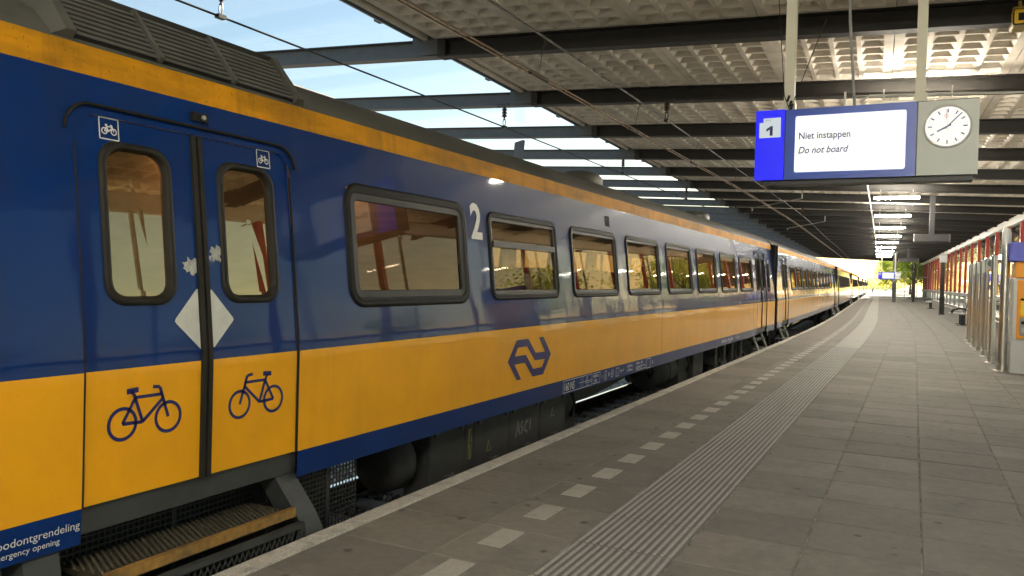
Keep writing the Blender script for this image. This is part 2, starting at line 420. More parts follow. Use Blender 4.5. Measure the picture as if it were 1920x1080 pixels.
# ------------------------------------------------------------------ tracks
AX = -4.705
def track(name, off, label, n0, n1, full=True):
    t = empty(name); struct(t, label)
    for s in (-.7525, .7525):
        b = MB(); P = [y for y in range(-14, 240, 4)]
        def sec(y, prof): return [(off + cv(y) + s + p, y, q) for p, q in prof]
        web = [(-.07, -.92), (.07, -.92), (.07, -.905), (.012, -.89), (.012, -.80), (.034, -.79), (.034, -.764), (-.034, -.764), (-.034, -.79), (-.012, -.80), (-.012, -.89), (-.07, -.905)]
        b.loft([sec(y, web) for y in P]); b.build('rail', 'rail_side', t)
        b = MB(); top = [(-.0345, -.775), (.0345, -.775), (.034, -.762), (.026, -.760), (-.026, -.760), (-.034, -.762)]
        b.loft([sec(y, top) for y in P]); b.build('rail_head', 'rail_top', t)
    sm = MB(); sm.slab(-1.28, 1.28, -.13, .13, -1.12, -.925, .02); smm = sm.mesh('sleeper', 'sleeper')
    for k in range(n0, n1):
        y = 3.25 + .6 * k; inst('sleeper', smm, t, (off + cv(y), y, random.uniform(-.006, .006)), (0, 0, random.uniform(-.01, .01)))
    return t
track('railway_track', AX, 'railway track beneath the blue and yellow train', 0, 70)
track('railway_track', -8.9, 'railway track on the far side of the train', 0, 40)
def stones(name, rects, label, m='stone'):
    b = MB(); ico = []
    t = (1 + 5 ** .5) / 2
    base = [Vector(p).normalized() for p in ((-1, t, 0), (1, t, 0), (-1, -t, 0), (1, -t, 0), (0, -1, t), (0, 1, t), (0, -1, -t), (0, 1, -t), (t, 0, -1), (t, 0, 1), (-t, 0, -1), (-t, 0, 1))]
    F = [(0, 11, 5), (0, 5, 1), (0, 1, 7), (0, 7, 10), (0, 10, 11), (1, 5, 9), (5, 11, 4), (11, 10, 2), (10, 7, 6), (7, 1, 8), (3, 9, 4), (3, 4, 2), (3, 2, 6), (3, 6, 8), (3, 8, 9), (4, 9, 5), (2, 4, 11), (6, 2, 10), (8, 6, 7), (9, 8, 1)]
    shapes = [[p * random.uniform(.7, 1.15) for p in base] for _ in range(14)]
    for x0, x1, y0, y1, zf, dens in rects:
        for _ in range(int((x1 - x0) * (y1 - y0) * dens)):
            x, y = random.uniform(x0, x1), random.uniform(y0, y1); s = random.uniform(.02, .042)
            e = Matrix.Rotation(random.uniform(0, 6.3), 3, Vector((random.random() - .5, random.random() - .5, random.random() - .5)).normalized())
            z = zf + random.uniform(-.03, .045); sh = random.choice(shapes); c = Vector((x + cv(y), y, z)); sc = Vector((1.2, 1, .8))
            b.add([c + (e @ Vector((p.x * 1.25, p.y, p.z * .8))) * s for p in sh], F)
    o = b.build(name, m); tag(o, label, 'ballast', kind='stuff'); return o
stones('ballast', [(-3.95, -3.05, 2.6, 16, -.955, 110), (-5.38, -4.05, 4.6, 15, -.99, 420), (-5.38, -4.05, 15, 26, -.99, 200)], 'brownish crushed stone ballast between the sleepers under the train')
stones('ballast', [(-7.4, -5.48, 5.5, 24, -.93, 330)], 'ballast beyond the far rail of the train track, sunlight painted into its pale colour', 'stone_sunlit')

# ------------------------------------------------------------------ station canopy
UB, DU = 11.35, 3.84
NB0, NB1 = -6, 28
can = empty('station_canopy', (0, 0, 0), ROOF_A)
tag(can, 'long canopy of dark cross beams and cream coffered soffit over the platform', 'canopy')
SL = -.039
bz = lambda v: 4.80 + SL * v
def beam_part(v0, v1, name, m, dz0=0., dep=.285):
    b = MB(); w = .1; prof = [(-w, 0), (w, 0), (w, .022), (.02, .03), (.02, dep - .02), (w, dep - .015), (w, dep), (-w, dep), (-w, dep - .015), (-.02, dep - .02), (-.02, .03), (-w, .022)]
    lp = [[(v, a, bz(v) + q) for a, q in prof] for v in (v0, v1)]
    b.loft(lp); b.poly(list(reversed(lp[0]))); b.poly(lp[1]); return b.mesh(name, m)
bm1 = beam_part(-6.55, 6.6, 'beam', 'beam'); bm2 = beam_part(-14, -6.552, 'beam', 'beam_grey')
# splice plate
sp = MB(); sp.box(-6.62, -6.48, -.115, .115, bz(-6.55) - .004, bz(-6.55) + .285); spm = sp.mesh('splice_plate', 'beam')
# haunch between skylight and soffit
hm = MB(); hm.box(-7.1, -6.62, -.105, .105, bz(-6.9) + .03, bz(-6.9) + .44); hmm = hm.mesh('beam_haunch', 'beam_grey')
# coffered panel
PW = 1.70; PL = DU - .2
def coffer_panel():
    b = MB(); nx, ny = 4, 9; mx, my = .10, .06
    cx = (PW - 2 * mx) / nx; cy = (PL - 2 * my) / ny; r = .030; d = .10; t = .085
    xs = [-PW / 2 + .004]; yy = [-PL / 2]
    for i in range(nx): xs += [-PW / 2 + mx + cx * i + r, -PW / 2 + mx + cx * (i + 1) - r]
    for j in range(ny): yy += [-PL / 2 + my + cy * j + r, -PL / 2 + my + cy * (j + 1) - r]
    xs.append(PW / 2 - .004); yy.append(PL / 2)
    for i in range(len(xs) - 1):
        for j in range(len(yy) - 1):
            q = [(xs[i], yy[j]), (xs[i], yy[j + 1]), (xs[i + 1], yy[j + 1]), (xs[i + 1], yy[j])]
            if i % 2 == 1 and j % 2 == 1:
                qi = [(xs[i] + t, yy[j] + t), (xs[i] + t, yy[j + 1] - t), (xs[i + 1] - t, yy[j + 1] - t), (xs[i + 1] - t, yy[j] + t)]
                b.add([(x, y, 0) for x, y in q] + [(x, y, d) for x, y in qi], [(0, 1, 5, 4), (1, 2, 6, 5), (2, 3, 7, 6), (3, 0, 4, 7), (4, 5, 6, 7)])
            else: b.add([(x, y, 0) for x, y in q], [(0, 1, 2, 3)])
    for (xa, xb) in ((xs[0], xs[0]), (xs[-1], xs[-1])):
        b.add([(xa, yy[0], 0), (xa, yy[-1], 0), (xa, yy[-1], .2), (xa, yy[0], .2)], [(0, 1, 2, 3)])
    return b.mesh('soffit_panel', 'soffit')
cpm = coffer_panel(); rot = math.atan(SL)
for k in range(NB0, NB1):
    u = UB + DU * k
    inst('beam', bm1, can, (0, u, 0)); inst('beam_over_skylight', bm2, can, (0, u, 0)); 
    if k > -3: inst('splice_plate', spm, can, (0, u, 0)); inst('beam_haunch', hmm, can, (0, u, 0))
    if k < NB1 - 1:
        for q in range(8):
            v = -6.79 + PW * (q + .5) + .1
            inst('soffit_panel', cpm, can, (v, u + DU / 2, bz(v) + .29 + random.uniform(-.004, .004)), (0, -rot, 0))
ua, ub = UB + DU * NB0 - 1, UB + DU * (NB1 - 1) + .15
def sheet(v0, v1, dz, th, name, m):
    b = MB(); vs = []
    for z in (0, th):
        for v in (v0, v1):
            for u in (ua, ub): vs.append((v, u, bz(v) + dz + z))
    b.add(vs, [(0, 1, 3, 2), (4, 6, 7, 5), (0, 4, 5, 1), (2, 3, 7, 6), (0, 2, 6, 4), (1, 5, 7, 3)]); return b.build(name, m, can)
sheet(-6.9, 7.2, .47, .15, 'roof_deck', 'deck'); sheet(-14, -12.6, .30, .3, 'roof_deck', 'soffit')
# gutters, fascia, skylight panes
for k in range(NB0, NB1 - 1):
    u0, u1 = UB + DU * k + .1, UB + DU * (k + 1) - .1
    v = -6.98; z = bz(v) + .36
    b = MB()
    pr = [(-.10, .10), (-.13, .02), (-.10, -.06), (-.03, -.08), (.03, -.05), (.05, .04), (.05, .16), (-.02, .16)]
    lp = [[(v + p, u, z + q) for p, q in pr] for u in (u0, u1 - .12)]
    b.loft(lp); b.poly(lp[1]); b.poly(list(reversed(lp[0])))
    b.tube([(v - .05, u1 - .13, z + .02), (v - .05, u1 - .03, z + .02)], [.085, .05], 10)
    if k % 1 == 0: b.box(v - .24, v - .12, u1 - .95, u1 - .80, z - .02, z + .05)
    b.build('gutter', 'gutter', can)
    b = MB(); b.box(-6.885, -6.80, u0, u1, bz(-6.8) + .27, bz(-6.8) + .50); b.build('soffit_edge', 'soffit', can)
    b = MB(); b.box(-12.62, -7.0, u0 - .1, u1 + .1, bz(-8.8) + .52, bz(-8.8) + .535); b.build('skylight_pane', 'sky_glass', can)
# struts on the far side
for k in (2, 9):
    b = MB(); u = UB + DU * k + 1.9; b.obox((-9.6, u, 4.3), (.02, .05, 0), (.13, -.02, .03), (.10, 0, 1.1)); b.build('strut', 'beam_grey', can)
# underside conduit
cd = MB(); cd.tube([(-.42, 24.5, bz(-.4) - .02), (-.32, 41, bz(0) - .02), (.05, 112, bz(0) - .02)], .022, 6)
o = cd.build('roof_conduit', 'white_metal', rot=(0, 0, ROOF_A)); tag(o, 'thin pale conduit running lengthwise under the canopy beams', 'conduit')

# strip lamps
lm = MB(); lm.box(-.72, .72, -.028, .028, .060, .10); lhm = lm.mesh('lamp_housing', 'white_metal')
lm = MB(); lm.tube([(-.69, 0, .012), (.69, 0, .012)], .032, 10); ltm = lm.mesh('tube', 'tube'); ltd = lm.mesh('tube', 'tube_dim')
lm = MB()
for x in (-.5, .5): lm.tube([(x, 0, .09), (x, 0, .30)], .012, 6)
lsm = lm.mesh('hanger', 'white_metal')
ordn = ['nearest', 'second nearest', 'third nearest', 'fourth nearest', 'fifth nearest', 'sixth nearest', 'seventh nearest', 'eighth nearest', 'ninth nearest', 'tenth nearest', 'eleventh nearest', 'twelfth nearest']
vi = 0
for k in list(range(-3, 0)) + list(range(1, 12)):
    u = 30.0 + 7.68 * (k - 3); x, y = rw(.5, u)
    t = empty('strip_lamp', (x, y, 4.50), ROOF_A)
    inst('lamp_housing', lhm, t); inst('tube', ltd if k == 1 else ltm, t); inst('hanger', lsm, t)  # dim tube: glow added to an unlit lamp to brighten the near bays
    if k == 1: tag(t, 'strip lamp just above the hanging departure sign, its glow added', 'lamp', 'strip lamps under the canopy')
    elif k == 2: tag(t, 'strip lamp hidden behind the hanging departure sign', 'lamp', 'strip lamps under the canopy')
    elif k >= 3: tag(t, ordn[vi] + ' visible lit strip lamp under the canopy right of the sign', 'lamp', 'strip lamps under the canopy'); vi += 1
    else: tag(t, ['rearmost', 'second', 'third', 'last'][k + 3] + ' strip lamp under the canopy behind the viewpoint', 'lamp', 'strip lamps behind the viewpoint')

# ------------------------------------------------------------------ windscreen wall on the right
WV = 5.4
wall = empty('windscreen_wall', (0, 0, 0), ROOF_A)
tag(wall, 'glazed platform windscreen with red posts and pale top beam', 'windscreen')
u0, u1 = 38.88 - 3.84 * 15, 118.
b = MB(); b.box(WV - .10, WV + .10, u0, u1, 4.36, 4.68); b.build('top_beam', 'white_metal', wall)
b = MB(); b.box(WV - .09, WV + .09, u0, u1, .95, 1.18); b.build('sill_beam', 'grey_panel', wall)
b = MB(); b.box(WV - .12, WV + .12, u0, u1, -.02, .16); b.build('kerb', 'concrete', wall)
pm = MB(); pm.box(-.075, .075, -.075, .075, 1.18, 4.36); pmm = pm.mesh('post', 'red')
ph = MB(); ph.box(-.03, .03, -.03, .03, .16, 4.36); phm = ph.mesh('mullion', 'white_metal')
fp = MB(); fp.box(-.05, .05, -.05, .05, .16, .95); fpm = fp.mesh('foot', 'grey_panel')
gp = MB(); gp.box(-.006, .006, .09, 3.75, 1.19, 4.35); gpm = gp.mesh('glass_pane', 'wall_glass')
gl_ = MB(); gl_.box(-.006, .006, .09, 3.75, .18, .94); glm = gl_.mesh('lower_pane', 'wall_glass')
bk = MB(); bk.box(-.05, .05, -.03, .03, 0, .26); bkm = bk.mesh('bracket', 'white_metal')
k = 0
while u0 + 3.84 * k < u1:
    u = u0 + 3.84 * k
    inst('post', pmm, wall, (WV, u, 0)); inst('foot', fpm, wall, (WV, u, 0)); inst('mullion', phm, wall, (WV + .12, u + 1.1, 0))
    inst('glass_pane', gpm, wall, (WV + .02, u, 0)); inst('lower_pane', glm, wall, (WV + .02, u, 0))
    inst('bracket', bkm, wall, (WV - .02, u + .35, 4.68)); k += 1

# ------------------------------------------------------------------ train
CRE = 1.12
def w_(z):
    if z <= .43: return 1.40 + .005 * (z - .27) / .16
    if z <= 1.04: return 1.405
    if z <= CRE: return 1.405 - .005 * (z - 1.04) / .08
    t = z - CRE; return 1.40 - .1 * t - .008 * t * t
def S(y, z, e=0., s=1): return (s * (w_(z) + e), y, z)
ZB = [.27, .43, 1.04, 2.405, 2.545]
def zmat(z): return 0 if z < .43 else 1 if z < 1.04 else 0 if z < 2.405 else 2
def side_wall(L, holes, s=1):
    ysx = {0., L}; zs = set(ZB) | {1.09, 1.12, 1.15}
    zs |= {1.15 + .09 * k for k in range(1, 14)}
    for a, b, c, d in holes: ysx |= {a, b}; zs |= {c, d}
    y_ = 0.
    while y_ < L: ysx.add(round(y_, 4)); y_ += 1.0
    ysx = sorted(ysx); zs = sorted(z for z in zs if z <= 2.545)
    ysx = [y for i, y in enumerate(ysx) if i == 0 or y - ysx[i - 1] > 1e-5]; zs = [z for i, z in enumerate(zs) if i == 0 or z - zs[i - 1] > 1e-5]
    b = MB(); idx = {}
    def vid(i, j):
        if (i, j) not in idx: idx[(i, j)] = len(b.v); b.v.append(S(ysx[i], zs[j], 0, s))
        return idx[(i, j)]
    for i in range(len(ysx) - 1):
        for j in range(len(zs) - 1):
            cy, cz = (ysx[i] + ysx[i + 1]) / 2, (zs[j] + zs[j + 1]) / 2
            if any(a < cy < b_ and c < cz < d for a, b_, c, d in holes): continue
            f = (vid(i, j), vid(i + 1, j), vid(i + 1, j + 1), vid(i, j + 1))
            b.f.append(f if s > 0 else f[::-1]); b.m.append(zmat(cz))
    return b.mesh('body_side', ['blue', 'yellow', 'strip_yellow'], True)
def fin(r, pts): return [(a, b) for a, b in pts]
def win_meshes(y0, y1, z0, z1, thick=.055, metal=.035, r=.12, transom=False, s=1):
    def lp(i, e): return [S(a, c, e, s) for a, c in rrect(y0 + i, y1 - i, z0 + i, z1 - i, max(r - i, .015))]
    fm = MB(); L = [lp(0, .0), lp(.004, .010), lp(thick * .45, .016), lp(thick * .55, .012), lp(thick * .65, .016), lp(thick, .010)]
    fm.loft(L); fr = fm.mesh('window_frame', 'rubber', True)
    im = MB(); im.loft([lp(thick, .010), lp(thick + .004, .004), lp(thick + metal, .002), lp(thick + metal + .004, -.02)])
    if transom:
        i = thick + metal; zt = z0 + (z1 - z0) * .60; a0, a1 = y0 + i, y1 - i
        vs = [S(y, z, e, s) for e in (-.02, .012) for z in (zt, zt + .055) for y in (a0, a1)]
        im.add(vs, [(0, 1, 3, 2), (4, 6, 7, 5), (0, 4, 5, 1), (2, 3, 7, 6), (0, 2, 6, 4), (1, 5, 7, 3)])
    ir = im.mesh('inner_frame', 'frame_metal')
    gm = MB(); g_ = thick + metal - .004
    # pane as grid strips so that it follows the body
    pts = rrect(y0 + g_, y1 - g_, z0 + g_, z1 - g_, max(r - g_, .02)); gm.poly([S(a, c, -.015, s) for a, c in pts])
    pn = gm.mesh('pane', 'train_glass')
    return fr, ir, pn, (y0 + .035, y1 - .035, z0 + .035, z1 - .035)
def put_win(c, ms, dy=0):
    w = inst('window', ms[0], c, (0, dy, 0)); inst('inner_frame', ms[1], w); inst('pane', ms[2], w); return w
BIKE = [ringq(-.128, 0, .073, .016) + ringq(.128, 0, .073, .016)]
def bike_quads(w=.016):
    q = ringq(-.13, 0, .073, w) + ringq(.128, 0, .073, w)
    q += stroke([(-.13, 0), (-.02, -.004), (-.07, .135), (-.085, .15)], w) + stroke([(-.13, 0), (-.062, .118), (.095, .118)], w * .95)
    q += stroke([(-.02, -.004), (.098, .10)], w) + stroke([(.128, 0), (.075, .155), (.035, .16)], w) + stroke([(-.11, .150), (-.045, .155)], w * 1.5)
    return q
def decal(quads, y, z, sc, m, name, parent, e=.003, flip=1):
    b = MB()
    for q in quads: b.poly([S(y + p[0] * sc * flip, z + p[1] * sc, e) for p in q])
    return b.build(name, m, parent)
def decal_text(body, y, z, size, m, parent, sx=1., e=.003, bold=0., name='lettering'):
    vs, fs = text2d(body, size, bold=bold); b = MB(); b.add([S(y + p[0] * sx, z + p[1], e) for p in vs], fs); return b.build(name, m, parent)

DW = 1.40      # door width
def make_door(c, y0, detailed, s=1):
    """double-leaf door; y0 = left edge. Leaves sit slightly behind the body side."""
    d = empty('door', (0, 0, 0), 0, c); ztop = 2.2242; zbot = .43; ym = y0 + DW / 2
    bk = MB(); bk.add([S(y, z, -.10, s) for z in (.27, ztop + .03) for y in (y0 - .02, y0 + DW + .02)], [(0, 1, 3, 2)]); 
    if not detailed: bk.build('door_backing', 'black', d)
    for q, (a, b_) in enumerate(((y0 + .012, ym - .018), (ym + .018, y0 + DW - .012))):
        wy0, wy1 = ((y0 + .125, y0 + .53) if q == 0 else (y0 + .83, y0 + 1.255)); wz0, wz1 = 1.335, 2.13 - .01
        r = .11
        zs = sorted({zbot, .6, .8, 1.04, 1.09, CRE, 1.15, wz0 + .03, 1.5, 1.65, 1.8, 1.95, wz1 - .03, ztop}); yv = sorted({a, wy0 + .03, wy1 - .03, b_})
        mb = MB(); idx = {}
        def vid(i, j):
            if (i, j) not in idx: idx[(i, j)] = len(mb.v); mb.v.append(S(yv[i], zs[j], -.012, s))
            return idx[(i, j)]
        for i in range(len(yv) - 1):
            for j in range(len(zs) - 1):
                if i == 1 and zs[j] >= wz0 + .02 and zs[j + 1] <= wz1 - .02: continue
                mb.f.append((vid(i, j), vid(i + 1, j), vid(i + 1, j + 1), vid(i, j + 1))); mb.m.append(1 if zs[j + 1] <= 1.041 else 0)
        # returned edges
        for ye in (a, b_):
            for j in range(len(zs) - 1):
                mb.add([S(ye, zs[j], -.012, s), S(ye, zs[j], -.06, s), S(ye, zs[j + 1], -.06, s), S(ye, zs[j + 1], -.012, s)], [(0, 1, 2, 3)], 1 if zs[j + 1] <= 1.041 else 0)
        leaf = mb.build('door_leaf', ['blue', 'yellow'], d, True)
        def lp(i, e): return [S(p, t, e, s) for p, t in rrect(wy0 + i, wy1 - i, wz0 + i, wz1 - i, max(r - i * .5, .03))]
        fm = MB(); fm.loft([lp(0, -.012), lp(.006, .004), lp(.03, .008), lp(.036, -.008), lp(.045, -.025)]); fm.build('window_gasket', 'door_rubber', leaf, True)
        pm = MB(); pm.poly(lp(.04, -.024)); pm.build('pane', 'door_glass', leaf)
    # centre rubber
    cr = MB()
    zz = [zbot - .01, .8, 1.04, CRE, 1.4, 1.7, 2.0, ztop]
    for a, b_ in ((ym - .038, ym - .003), (ym + .003, ym + .038)):
        lo = [[S(a, z, -.03, s), S(a + .005, z, .004, s), S(b_ - .005, z, .004, s), S(b_, z, -.03, s)] for z in zz]
        cr.loft(lo, closed=False)
    cr.build('centre_seal', 'door_rubber', d)
    # rounded head corners filling the opening, and rain gutter
    rr = .15
    for sx in (0, 1):
        fr = MB()
        cy = y0 + rr if sx == 0 else y0 + DW - rr; cz = ztop + .01 - rr
        arc = [(cy + (-1 if sx == 0 else 1) * rr * math.cos(R(90 * k / 8)), cz + rr * math.sin(R(90 * k / 8))) for k in range(9)]
        corner = (y0 - .005 if sx == 0 else y0 + DW + .005, ztop + .02)
        for p, q in zip(arc, arc[1:]): fr.poly([S(*p, .001, s), S(*q, .001, s), S(*corner, .001, s)])
        fr.build('head_corner', 'blue', d)
    gt = MB(); g0, g1, gz, gr = y0 - .045, y0 + DW + .03, ztop + .045, .13
    path = [(g0, gz - gr)] + [(g0 + gr - gr * math.cos(R(15 * k)), gz - gr + gr * math.sin(R(15 * k))) for k in range(1, 7)]
    path += [(g1 - gr + gr * math.sin(R(15 * k)), gz - gr + gr * math.cos(R(15 * k))) for k in range(0, 7)]
    gt.tube([S(y, z, .012, s) for y, z in path], .0085, 6); gt.build('rain_gutter', 'rubber', d, True)
    for ye in (y0 + .006, y0 + DW - .006):
        ol = MB(); ol.tube([S(ye, z, -.004, s) for z in (zbot, 1.0, 1.12, 1.5, 1.9, ztop - .14)], .007, 5); ol.build('edge_seal', 'black', d)
    return d
def make_step(c, y0, near):
    st = empty('boarding_step', (0, 0, 0), 0, c); a, b_ = y0 + .02, y0 + DW - .05
    mb = MB(); mb.box(1.0, 1.37, y0 - .02, y0 + DW + .02, .30, .43); mb.build('door_sill', 'step_grey', st)
    if near:
        # mesh riser behind the tread
        for nm, x, z0, z1, ya, yb in (('riser_mesh', 1.16, -.30, .31, y0, y0 + DW), ('skirt_mesh', 1.33, -.22, .27, y0 + DW + .06, y0 + DW + .66)):
            mb = MB(); n = int((yb - ya) / .032)
            for k in range(n + 1):
                y = ya + (yb - ya) * k / n; mb.box(x, x + .006, y - .004, y + .004, z0, z1)
            for k in range(int((z1 - z0) / .032) + 1):
                z = z0 + .032 * k; mb.box(x + .007, x + .012, ya, yb, z - .004, z + .004)
            mb.box(x - .01, x + .015, (ya + yb) / 2 - .015, (ya + yb) / 2 + .015, z0, z1)
            mb.build(nm, 'under', st)
        mb = MB(); mb.box(1.02, 1.05, y0 - .05, y0 + DW + .7, -.6, .42); mb.build('back_plate', 'black', st)
        mb = MB(); mb.box(1.18, 1.50, a + .02, b_ - .1, .095, .12)
        n = 36
        for k in range(n):
            for r_ in range(9):
                y = a + .04 + (b_ - a - .18) * (k + .5 * (r_ % 2)) / n; x = 1.20 + .034 * r_
                mb.add([(x - .012, y - .006, .121), (x + .012, y - .006, .121), (x, y - .006, .135), (x - .012, y + .006, .121), (x + .012, y + .006, .121), (x, y + .006, .135)], [(0, 1, 2), (3, 5, 4), (0, 3, 4, 1), (1, 4, 5, 2), (2, 5, 3, 0)])
        mb.build('tread', 'tread', st)
        mb = MB(); mb.box(1.50, 1.535, a + .02, b_ - .1, .092, .142); mb.build('tread_nosing', 'step_yellow', st)
        for nm, y, w in (('side_bracket', b_ - .095, .16), ('side_bracket', a - .26, .16)):
            mb = MB(); lo = []
            for x, z in ((1.33, .40), (1.36, .30), (1.50, .06), (1.62, -.22)):
                yo = y + (1.36 - x) * (-.4 if y > ym_(a, b_) else .4) * 1.0
                lo.append([(x - .16, yo, z), (x, yo, z), (x, yo + w, z), (x - .16, yo + w, z)])
            mb.loft(lo); mb.poly(lo[0]); mb.poly(lo[-1]); mb.build(nm, 'step_grey', st)
        mb = MB(); x = 1.56   # lower step: framed mesh
        ya, yb, z0, z1 = a + .05, b_ - .14, -.20, .03
        for k in range(30):
            y = ya + (yb - ya) * k / 29; mb.tube([(x, y - .05, z0), (x, y + .05, z1)], .004, 4); mb.tube([(x + .006, y + .05, z0), (x + .006, y - .05, z1)], .004, 4)
        mb.box(x - .02, x + .02, ya - .06, yb + .07, z1, z1 + .03); mb.box(x - .02, x + .02, ya - .06, yb + .07, z0 - .03, z0); mb.box(x - .02, x + .02, yb + .04, yb + .075, z0, z1)
        mb.build('lower_step', 'step_grey', st)
    else:
        mb = MB(); mb.box(1.02, 1.05, y0, y0 + DW, -.5, .42); mb.build('back_plate', 'black', st)
        for y in (a + .1, b_ - .1):
            mb = MB(); mb.obox((1.36, y, .10), (.02, 0, 0), (0, .03, 0), (.11, 0, -.26)); mb.build('side_bracket', 'alu', st)
        for x, z in ((1.30, .12), (1.42, -.12)):
            mb = MB(); mb.box(x - .13, x + .1, a + .1, b_ - .1, z, z + .03); mb.build('tread', 'under', st)
def ym_(a, b): return (a + b) / 2
ROOFP = [(1.243, 2.545), (1.225, 2.575), (1.13, 2.67), (1.0, 2.745), (.8, 2.815), (.5, 2.88), (0, 2.92)]
def make_roof(c, L):
    b = MB(); prof = ROOFP + [(-x, z) for x, z in reversed(ROOFP[:-1])]
    lo = []
    for y, s in ((0, .93), (.06, 1.), (L - .06, 1.), (L, .93)):
        lo.append([(x * (1 if s == 1 else .985), y, 2.545 + (z - 2.545) * s) for x, z in prof])
    b.loft(lo, closed=False); b.poly(lo[0]); b.poly(list(reversed(lo[-1])))
    return b.build('roof', 'roof_grey', c, True)
wheel_m = None
def make_bogie(c, yc):
    global wheel_m
    bo = empty('bogie', (0, yc, 0), 0, c)
    if wheel_m is None:
        b = MB(); n = 28; lo = []
        for x, r in ((-.07, .49), (-.045, .47), (-.04, .46), (.07, .455), (.075, .43), (.05, .40), (.045, .16), (.09, .14), (.09, .0)):
            lo.append([(x, r * math.cos(2 * math.pi * k / n), r * math.sin(2 * math.pi * k / n)) for k in range(n)])
        b.loft(lo); wheel_m = b.mesh('wheel', 'under', False)
    for y in (-1.25, 1.25):
        for s in (1, -1): inst('wheel', wheel_m, bo, (.75 * s, y, -.30), (0, 0, 0 if s > 0 else math.pi))
        b = MB(); b.tube([(-.75, y, -.3), (.75, y, -.3)], .09, 10); b.build('axle', 'under_dark', bo)
    for s in (1, -1):
        b = MB(); pts = [(-1.75, -.28), (-1.75, -.1), (-.8, -.06), (-.45, -.28), (.45, -.28), (.8, -.06), (1.75, -.1), (1.75, -.28), (.9, -.26), (.5, -.46), (-.5, -.46), (-.9, -.26)]
        x0, x1 = 1.0 * s, 1.14 * s
        b.loft([[(x0, y, z) for y, z in pts], [(x1, y, z) for y, z in pts]]); b.poly([(x1, y, z) for y, z in pts]); b.build('bogie_frame', 'under', bo)
        b = MB()
        for y in (-1.25, 1.25): b.box(min(.98 * s, 1.2 * s), max(.98 * s, 1.2 * s), y - .16, y + .16, -.44, -.14)
        for y in (-.25, .25): b.tube([(1.08 * s, y, -.3), (1.08 * s, y, .15)], .1, 10)
        b.build('spring_and_axlebox', 'under_dark', bo)
    return bo
GEN = {}
